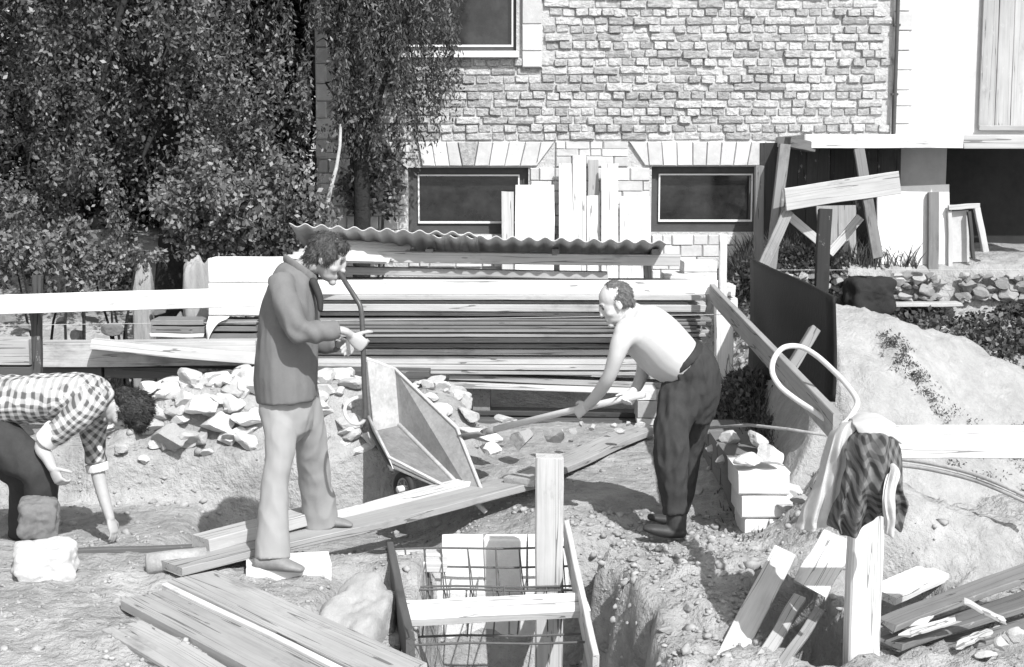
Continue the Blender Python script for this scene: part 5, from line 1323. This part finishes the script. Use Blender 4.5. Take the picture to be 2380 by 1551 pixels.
# --- young man in the grey jacket
y1 = empty("person", P(660, 1328, 7.3)); tag(y1, "young man in grey jacket and pale flared trousers standing with a hose at his mouth", "person")
D = -.12
hc = P(759, 597, 7.52); hf, hu = (.90, -.05, -.40), (.40, 0, .92); k1 = 1.07
b = MB(); R1 = head_shape(b, hc, hf, hu, k1)
b.limb([(684, 640, 7.53, 26, .07), (705, 622, 7.53, 24, .062), (735, 612, 7.52, 24, .06)])
b.limb([(680, 660, 7.53, 40, .14), (668, 780, 7.53, 46, .14), (664, 900, 7.53, 44, .13)])
b.limb([(745, 772, 7.26, 11, .034), (785, 768, 7.28, 10, .030), (803, 771, 7.30, 9.5, .028), (815, 779, 7.335, 9, .027)])
b.limb([(735, 795, 7.72, 11, .034), (775, 800, 7.70, 10, .028), (800, 798, 7.66, 9, .026)])
b.limb([(650, 930, 7.48, 22, .06), (640, 1126, 7.34, 16, .05), (628, 1290, 7.26, 12, .04)]); b.limb([(715, 930, 7.62, 22, .06), (735, 1126, 7.80, 16, .05), (742, 1200, 7.86, 12, .04)])
hp0 = P(844, 803, 7.365); fd = Vector((.76, .06, -.60)).normalized(); hand(b, hp0 - fd*.082 + Vector((0, -.030, .004)), fd, (0, 1, 0), 64, 1.0, 1, tcurl=30)
wr2 = P(800, 798, 7.66); hand(b, wr2, P(830, 812, 7.5) - wr2, (.2, -.8, -.2), 50, 1.0, -1)
finish_body(b, y1, face_spots(hc, R1, k1))
h = MB()
def he(o, R, c, r, k): h.ball(Vector(o) + R @ (Vector(c)*k), tuple(q*k for q in r), R, 20, 14)
for c, r in (((-.016, 0, .042), (.098, .080, .080)), ((-.044, 0, -.005), (.062, .074, .068)), ((.044, 0, .078), (.044, .064, .028)), ((.005, .066, .025), (.05, .026, .05)), ((.005, -.066, .025), (.05, .026, .05)), ((-.06, 0, -.05), (.05, .06, .04)), ((.022, -.070, .0), (.018, .012, .036)), ((.022, .070, .0), (.018, .012, .036))): he(hc, R1, c, r, k1)
me = remeshed(h, .005, 3, "hair"); folds(me, .006, lambda p: mnoise.noise(Vector((p.x*70, p.y*70, p.z*22))) + .8*mnoise.noise(Vector((p.x*25, p.y*25, p.z*12)))); me = strands(me, 2800, .034, (-.35, 0, -.9), 1); link("hair", me, M['hair_mid'], y1)
c = MB(); c.limb([(688, 616, 7.53, 26, .085), (684, 636, 7.53, 44, .15), (682, 665, 7.53, 54, .20), (675, 710, 7.53, 64, .215), (670, 760, 7.53, 67, .205), (667, 820, 7.52, 69, .20), (665, 880, 7.52, 71, .20), (668, 927, 7.52, 68, .20)], 24, False)
c.limb([(652, 650, 7.36, 27, .07), (664, 700, 7.28, 29, .068), (682, 750, 7.25, 28, .062), (700, 770, 7.25, 26, .057), (738, 773, 7.25, 22, .050), (788, 767, 7.27, 19, .042)], 18, False)
c.limb([(690, 650, 7.72, 27, .07), (695, 720, 7.77, 28, .07), (705, 785, 7.76, 27, .06), (750, 798, 7.71, 22, .05), (782, 800, 7.68, 18, .045)], 18, False)
cj = cloth(c, "jacket", 'coat', y1, .007, .013, (8, 8, 3.0), 3, 4)
elb = P(695, 768, 7.24); shd = P(668, 668, 7.33)
ua = (P(690, 770, 7.24) - P(655, 660, 7.33)).normalized(); fa = (P(790, 767, 7.27) - P(695, 772, 7.24)).normalized()
def creases(p):
    d = p - elb; k = math.exp(-(d.length/.13)**2); r = 0
    if k > .02: r = k*math.sin((d.dot(fa) - d.dot(ua)*.7)*75 + 2.5*mnoise.noise(p*9))
    d2 = p - shd; k2_ = math.exp(-(d2.length/.13)**2)
    if k2_ > .02: r += .7*k2_*math.sin(d2.x*60 + d2.z*30 + 2.5*mnoise.noise(p*8))
    return r + .5*(1 - 2*abs(mnoise.noise(Vector((p.x*13, p.y*13, p.z*5)))))
folds(cj.data, .007, creases)
col = MB(); pts = []
for i in range(15):
    a = math.radians(-160 + i*320/14); x = 697 + 40*math.cos(a)*.95; yy = 630 + 26*math.cos(a) ; pts.append(P(x, yy - 6, 7.53 + .098*math.sin(a)))
col.loft(pts, [.010]*15, [.024]*15, 10, True, Vector((0, 0, 1))); me = remeshed(col, .006, 2, "collar"); me.materials.clear(); link("collar", me, M['coat'], y1, True)
lap = MB(); lap.limb([(728, 655, 7.42, 10, .03), (742, 690, 7.42, 9, .03), (745, 720, 7.42, 6, .03)]); me = remeshed(lap, .006, 2, "lapel"); me.materials.clear(); link("lapel", me, M['coat_inner'], y1, True)
t = MB(); t.limb([(664, 890, 7.52, 60, .165), (666, 940, 7.52, 60, .165), (668, 975, 7.52, 58, .15)], 22, True)
t.limb([(658, 890, 7.48, 44, .11), (648, 940, 7.46, 45, .10), (651, 1043, 7.38, 33, .080), (639, 1126, 7.33, 30, .068), (635, 1204, 7.29, 34, .072), (633, 1297, 7.25, 41, .085)], 20, False)
t.limb([(690, 890, 7.56, 40, .11), (708, 940, 7.60, 37, .10), (724, 1043, 7.70, 36, .080), (733, 1126, 7.79, 37, .070), (741, 1175, 7.84, 40, .078), (746, 1219, 7.87, 41, .082)], 20, False)
cloth(t, "trousers", 'trouser_light', y1, .007, .011, (9, 9, 5), 9, 6)
for nm, pts in (("shoe", [(606, 1308, 7.23, 19, .044), (640, 1308, 7.22, 20, .048), (672, 1316, 7.21, 14, .048), (700, 1323, 7.20, 8, .034)]), ("shoe", [(735, 1212, 7.87, 13, .04), (775, 1213, 7.87, 12, .044), (800, 1216, 7.86, 9, .042), (816, 1220, 7.86, 5, .03)])):
    s_ = MB(); s_.limb(pts); me = remeshed(s_, .005, 3, "shoe"); me.materials.clear(); link(nm, me, M['shoe'], y1, True)
# water level hose at his mouth
hs = [P(786, 632, 7.50), P(796, 645, 7.48), P(808, 664, 7.44), P(826, 692, 7.40), P(838, 715, 7.38), P(842, 755, 7.37), P(844, 806, 7.36), P(846, 880, 7.36), P(849, 950, 7.36), P(847, 975, 7.36), P(836, 985, 7.37), P(816, 982, 7.38), P(802, 962, 7.39), P(804, 942, 7.40), P(820, 928, 7.41), P(842, 922, 7.42)]
hz = empty("level_hose", hs[8]); tag(hz, "dark hose running from the young man's mouth down to a loop", "hose")
hp_ = cat_rom(hs, 8); nsp = 8*9
MB().tube(hp_[:nsp], .0135, 10).build("hose", M['hose'], hz, True); MB().tube(hp_[nsp - 2:], .010, 10).build("hose_end", M['hose_white'], hz, True)
MB().tube([hs[0] + Vector((-.006, 0, .01)), hs[1], hs[2]], [.010, .013, .0135], 10).build("mouthpiece", M['hose'], hz, True)

# --- older man in the white shirt, bending over his shovel
y2 = empty("person", P(1560, 1248, 8.0)); tag(y2, "bare-chested older man in dark trousers bending over a shovel", "person")
hc = P(1431, 704, 8.03); hf, hu = (-.90, -.08, -.42), (-.42, 0, .90); k2 = 1.0
b = MB(); R2 = head_shape(b, hc, hf, hu, k2)
b.limb([(1447, 722, 8.04, 24, .055), (1470, 730, 8.05, 28, .06), (1490, 748, 8.05, 32, .07)])
b.limb([(1475, 758, 8.05, 44, .15), (1530, 795, 8.06, 50, .16), (1595, 845, 8.08, 44, .14)])
b.limb([(1448, 772, 7.88, 22, .055), (1436, 815, 7.86, 19, .050), (1424, 855, 7.88, 17, .045), (1410, 886, 7.92, 16, .042), (1388, 918, 8.02, 14.5, .038), (1368, 941, 8.12, 11, .031)])
b.limb([(1490, 790, 8.24, 20, .055), (1496, 850, 8.24, 17, .048), (1484, 892, 8.16, 14, .040), (1470, 914, 8.06, 11, .031)])
b.limb([(1585, 930, 8.0, 24, .06), (1563, 1060, 7.93, 18, .05), (1566, 1190, 7.95, 13, .04)]); b.limb([(1615, 930, 8.2, 24, .06), (1600, 1060, 8.28, 18, .05), (1580, 1190, 8.3, 13, .04)])
sh0, sh1 = P(1496, 917, 7.93), P(1128, 1004, 8.95); sdir = (sh1 - sh0).normalized()
g1 = P(1352, 951, 0.5)  # picture ray
def on_shaft(x):
    best = min((abs((1190 + (sh0 + sdir*t).x/mpp((sh0 + sdir*t).y, (sh0 + sdir*t).z)) - x), t) for t in np.linspace(0, (sh1 - sh0).length, 300)); return sh0 + sdir*best[1]
gA, gB = on_shaft(1350), on_shaft(1460)
wA = P(1370, 939, 8.14); hand(b, gA + Vector((.045, -.03, .035)), Vector((-.75, .15, -.6)), (.1, .75, -.65), 58, 1.02, -1, tcurl=45)
hand(b, gB + Vector((.03, .03, .045)), Vector((-.35, -.35, -.85)), (-.4, -.6, -.5), 62, 1.0, 1, tcurl=45)
b.limb([(1388, 918, 8.02, 13.5, .036), (1366, 941, 8.16, 11, .03)])
b2 = b
b2.limb([(1462, 748, 8.05, 40, .15), (1486, 762, 8.05, 62, .195), (1518, 786, 8.05, 67, .20), (1548, 818, 8.07, 68, .195), (1582, 842, 8.08, 61, .184), (1606, 852, 8.08, 54, .172)], 24, False)
b2.ball(P(1462, 772, 7.90), (.085, .07, .085)); b2.ball(P(1484, 770, 8.22), (.085, .07, .085));
b2.limb([(1462, 766, 7.90, 30, .072), (1444, 795, 7.87, 25, .062), (1432, 830, 7.87, 20, .052), (1420, 866, 7.89, 17, .045)], 18, False)
bo = finish_body(b, y2, face_spots(hc, R2, k2))
me = bo.data; bm_ = bmesh.new(); bm_.from_mesh(me); q0 = P(1470, 735, 8.05); q1 = P(1420, 880, 7.9)
vv = [v for v in bm_.verts if v.co.x > q0.x - .02 - max(0, (q0.z - v.co.z))*.35 and q1.z - .25 < v.co.z < q0.z + .06]
for _ in range(14): bmesh.ops.smooth_vert(bm_, verts=vv, factor=.5, use_axis_x=True, use_axis_y=True, use_axis_z=True)
bm_.to_mesh(me); bm_.free(); me.shade_smooth()
bo.data.materials[0] = M['skin_pale']; n = len(me.polygons); cc = np.empty(n*3, np.float32); me.polygons.foreach_get("center", cc); cc = cc.reshape(-1, 3)

h = MB()
for c, r in (((-.050, 0, .030), (.066, .082, .078)), ((-.035, .060, .01), (.052, .026, .052)), ((-.035, -.060, .01), (.052, .026, .052)), ((-.070, 0, -.03), (.035, .058, .04)), ((-.02, 0, .075), (.06, .062, .05))): he(hc, R2, c, r, k2)
me = remeshed(h, .005, 3, "hair"); folds(me, .005, lambda p: mnoise.noise(p*60) + .6*mnoise.noise(p*25)); me = strands(me, 1500, .022, (.6, 0, -.6), 2, .0012); link("hair", me, M['hair_grey'], y2)
t = MB(); t.limb([(1584, 836, 8.08, 60, .188), (1602, 860, 8.09, 64, .188), (1606, 892, 8.09, 66, .178), (1602, 930, 8.1, 64, .16), (1594, 975, 8.1, 52, .12)], 24, False)
t.limb([(1600, 880, 8.04, 50, .12), (1582, 930, 8.0, 52, .11), (1562, 990, 7.95, 39, .095), (1561, 1042, 7.93, 40, .088), (1562, 1099, 7.93, 35, .078), (1567, 1156, 7.95, 28, .068), (1569, 1192, 7.95, 27, .064)], 20, False)
t.limb([(1618, 880, 8.15, 46, .12), (1624, 930, 8.21, 43, .10), (1612, 990, 8.26, 32, .092), (1602, 1042, 8.29, 28, .085), (1598, 1099, 8.3, 24, .075), (1588, 1150, 8.3, 21, .066), (1580, 1186, 8.3, 20, .06)], 20, False)
bt = MB(); bt.limb([(1579, 832, 8.08, 61, .191), (1585, 838, 8.08, 62, .193), (1590, 844, 8.08, 62, .193)], 24, False); me = remeshed(bt, .006, 3, 'belt'); me.materials.clear(); link('belt', me, M['rubber'], y2, True)
cloth(t, "trousers", 'trouser_dark', y2, .007, .016, (15, 15, 6), 33, 7)
for pts1, pts2 in (([(1570, 1185, 7.95, 23, .050), (1573, 1225, 7.95, 23, .050)], [(1584, 1238, 7.95, 13, .045), (1545, 1235, 7.95, 15, .048), (1516, 1230, 7.94, 12, .046), (1500, 1228, 7.94, 7, .034)]),
                   ([(1578, 1180, 8.3, 19, .046), (1578, 1205, 8.3, 19, .046)], [(1584, 1213, 8.3, 11, .042), (1545, 1207, 8.3, 12, .044), (1512, 1202, 8.3, 8, .036)])):
    s_ = MB(); s_.limb(pts1); s_.limb(pts2); me = remeshed(s_, .006, 3, "boot"); me.materials.clear(); link("boot", me, M['boot'] if pts1[0][2] > 8 else M['boot'], y2, True)
# shovel
sv = empty("shovel", sh1); tag(sv, "long-handled shovel held by the older man", "shovel")
MB().tube([sh0, (sh0 + sh1)/2 + Vector((0, 0, .006)), sh1], [.021, .020, .022], 12).build("shaft", M['hose_white'], sv, True)
bl = MB(); nb = 10; sdv = sdir.cross(Vector((0, 0, 1))).normalized(); upv = sdv.cross(sdir)
for j in range(nb + 1):
    for i in range(9):
        u = j/nb; s_ = (i - 4)/4; wd = .115*(1 - .55*max(0, u - .55)**1.3/.35) if u > .55 else .115*min(1, .55 + u*2)
        bl.v.append(sh1 + sdir*(u*.27 - .01) + sdv*s_*wd + upv*(-.035*(1 - s_*s_) + .012))
for j in range(nb):
    for i in range(8): a = j*9 + i; bl.f.append((a, a + 1, a + 10, a + 9))
o = bl.build("blade", M['metal'], sv, True); sm = o.modifiers.new("t", 'SOLIDIFY'); sm.thickness = .004
MB().tube([sh1 - sdir*.10, sh1 + sdir*.03], [.024, .020], 12).build("socket", M['metal'], sv, True)

# --- man in the checked shirt, bent over the stones at the left edge
y3 = empty("person", P(95, 1262, 7.95)); tag(y3, "dark-haired man in checked shirt bent down over stones at the left edge", "person")
hc = P(297, 955, 8.02); hf, hu = (-.30, -.12, -.94), (.93, -.05, -.34); k3 = 1.06
b = MB(); R3 = head_shape(b, hc, hf, hu, k3)
b.limb([(262, 945, 8.02, 26, .06), (235, 938, 8.02, 28, .07), (205, 930, 8.02, 34, .09)])
b.limb([(200, 925, 8.0, 36, .14), (100, 928, 8.0, 40, .14), (-60, 938, 8.0, 44, .14)])
b.limb([(205, 940, 7.82, 20, .05), (150, 995, 7.80, 18, .05), (98, 1034, 7.82, 17, .045), (112, 1066, 7.78, 14, .040), (122, 1088, 7.76, 11, .032)])
b.limb([(222, 960, 8.2, 20, .05), (216, 1020, 8.2, 18, .048), (226, 1092, 8.18, 16.5, .042), (241, 1155, 8.15, 14, .038), (256, 1205, 8.12, 10.5, .030)])
b.limb([(-50, 985, 7.95, 24, .07), (92, 1098, 7.88, 20, .06), (95, 1235, 7.95, 16, .05)])
wr = P(121, 1085, 7.76); hand(b, wr, P(137, 1120, 7.74) - wr, (.6, .6, -.3), 38, 1.0, 1)
wr = P(255, 1203, 8.12); hand(b, wr, P(268, 1245, 8.10) - wr, (-.7, .3, -.1), 22, 1.0, 1)
finish_body(b, y3, face_spots(hc, R3, k3))
h = MB()
for c, r in (((-.020, 0, .046), (.106, .088, .088)), ((-.055, 0, -.005), (.070, .082, .08)), ((.045, 0, .085), (.055, .070, .036)), ((.0, .068, .02), (.055, .026, .055)), ((.0, -.068, .02), (.055, .026, .055)), ((-.07, 0, -.05), (.05, .06, .045))): he(hc, R3, c, r, k3)
me = remeshed(h, .005, 3, "hair"); folds(me, .010, lambda p: mnoise.noise(p*55) + .8*mnoise.noise(p*22)); me = strands(me, 2400, .04, (.8, 0, -.3), 3); link("hair", me, M['hair_dark'], y3)
c = MB(); c.limb([(-90, 938, 8.0, 62, .175), (40, 929, 8.0, 55, .19), (130, 924, 8.0, 53, .20), (200, 920, 8.0, 49, .20), (232, 926, 8.0, 36, .16), (250, 935, 8.01, 26, .09)], 24, False)
c.limb([(222, 922, 7.86, 38, .08), (190, 955, 7.80, 33, .075), (155, 990, 7.78, 29, .066), (120, 1015, 7.80, 25, .06)], 18, False)
c.limb([(228, 935, 8.15, 34, .08), (216, 1000, 8.2, 27, .068), (222, 1075, 8.18, 24, .06)], 18, False)
sh3 = cloth(c, "shirt", 'plaid', y3, .008, .016, (8, 8, 8), 41); me = sh3.data; me.materials.append(M['plaid_sleeve'])
n = len(me.polygons); cc = np.empty(n*3, np.float32); me.polygons.foreach_get("center", cc); cc = cc.reshape(-1, 3); mi = np.zeros(n, np.int32)
for qa, qb, rad in ((P(212, 930, 7.80), P(118, 1018, 7.79), .115), (P(224, 965, 8.2), P(222, 1078, 8.18), .10)):
    qa = np.array(qa); qb = np.array(qb); t_ = np.clip(((cc - qa)@(qb - qa))/((qb - qa)@(qb - qa)), 0, 1); dd = np.linalg.norm(cc - qa - t_[:, None]*(qb - qa), axis=1)
    mi[(dd < rad) & (cc[:, 1] < 7.88 if rad > .11 else cc[:, 2] < qa[2])] = 1
me.polygons.foreach_set("material_index", mi)
for pts in ([(131, 1000, 7.79, 30, .066), (106, 1026, 7.81, 28, .062)], [(224, 1077, 8.18, 27, .062), (228, 1096, 8.18, 26, .058)]):
    s_ = MB(); s_.limb(pts, 18, False); me = remeshed(s_, .006, 3, "cuff"); me.materials.clear(); link("cuff", me, M['shirt_white'], y3, True)
t = MB(); t.limb([(-120, 955, 8.0, 66, .18), (-50, 990, 8.0, 70, .18), (-20, 1005, 8.0, 60, .17)], 20, True)
t.limb([(-50, 990, 7.92, 58, .12), (30, 1050, 7.88, 52, .105), (88, 1098, 7.86, 42, .095), (96, 1165, 7.9, 34, .085), (95, 1245, 7.95, 30, .08)], 20, False)
t.limb([(-60, 990, 8.12, 58, .12), (10, 1060, 8.2, 50, .1), (60, 1120, 8.25, 40, .09), (50, 1250, 8.3, 30, .08)], 20, False)
cloth(t, "trousers", 'trouser_dark', y3, .009, .012, (9, 9, 5), 51)
for pts in ([(80, 1262, 7.95, 18, .045), (120, 1266, 7.93, 15, .045), (148, 1272, 7.92, 9, .036)], [(40, 1258, 8.3, 16, .045), (85, 1262, 8.28, 12, .04)]):
    s_ = MB(); s_.limb(pts); me = remeshed(s_, .006, 3, "boot"); me.materials.clear(); link("boot", me, M['boot'], y3, True)
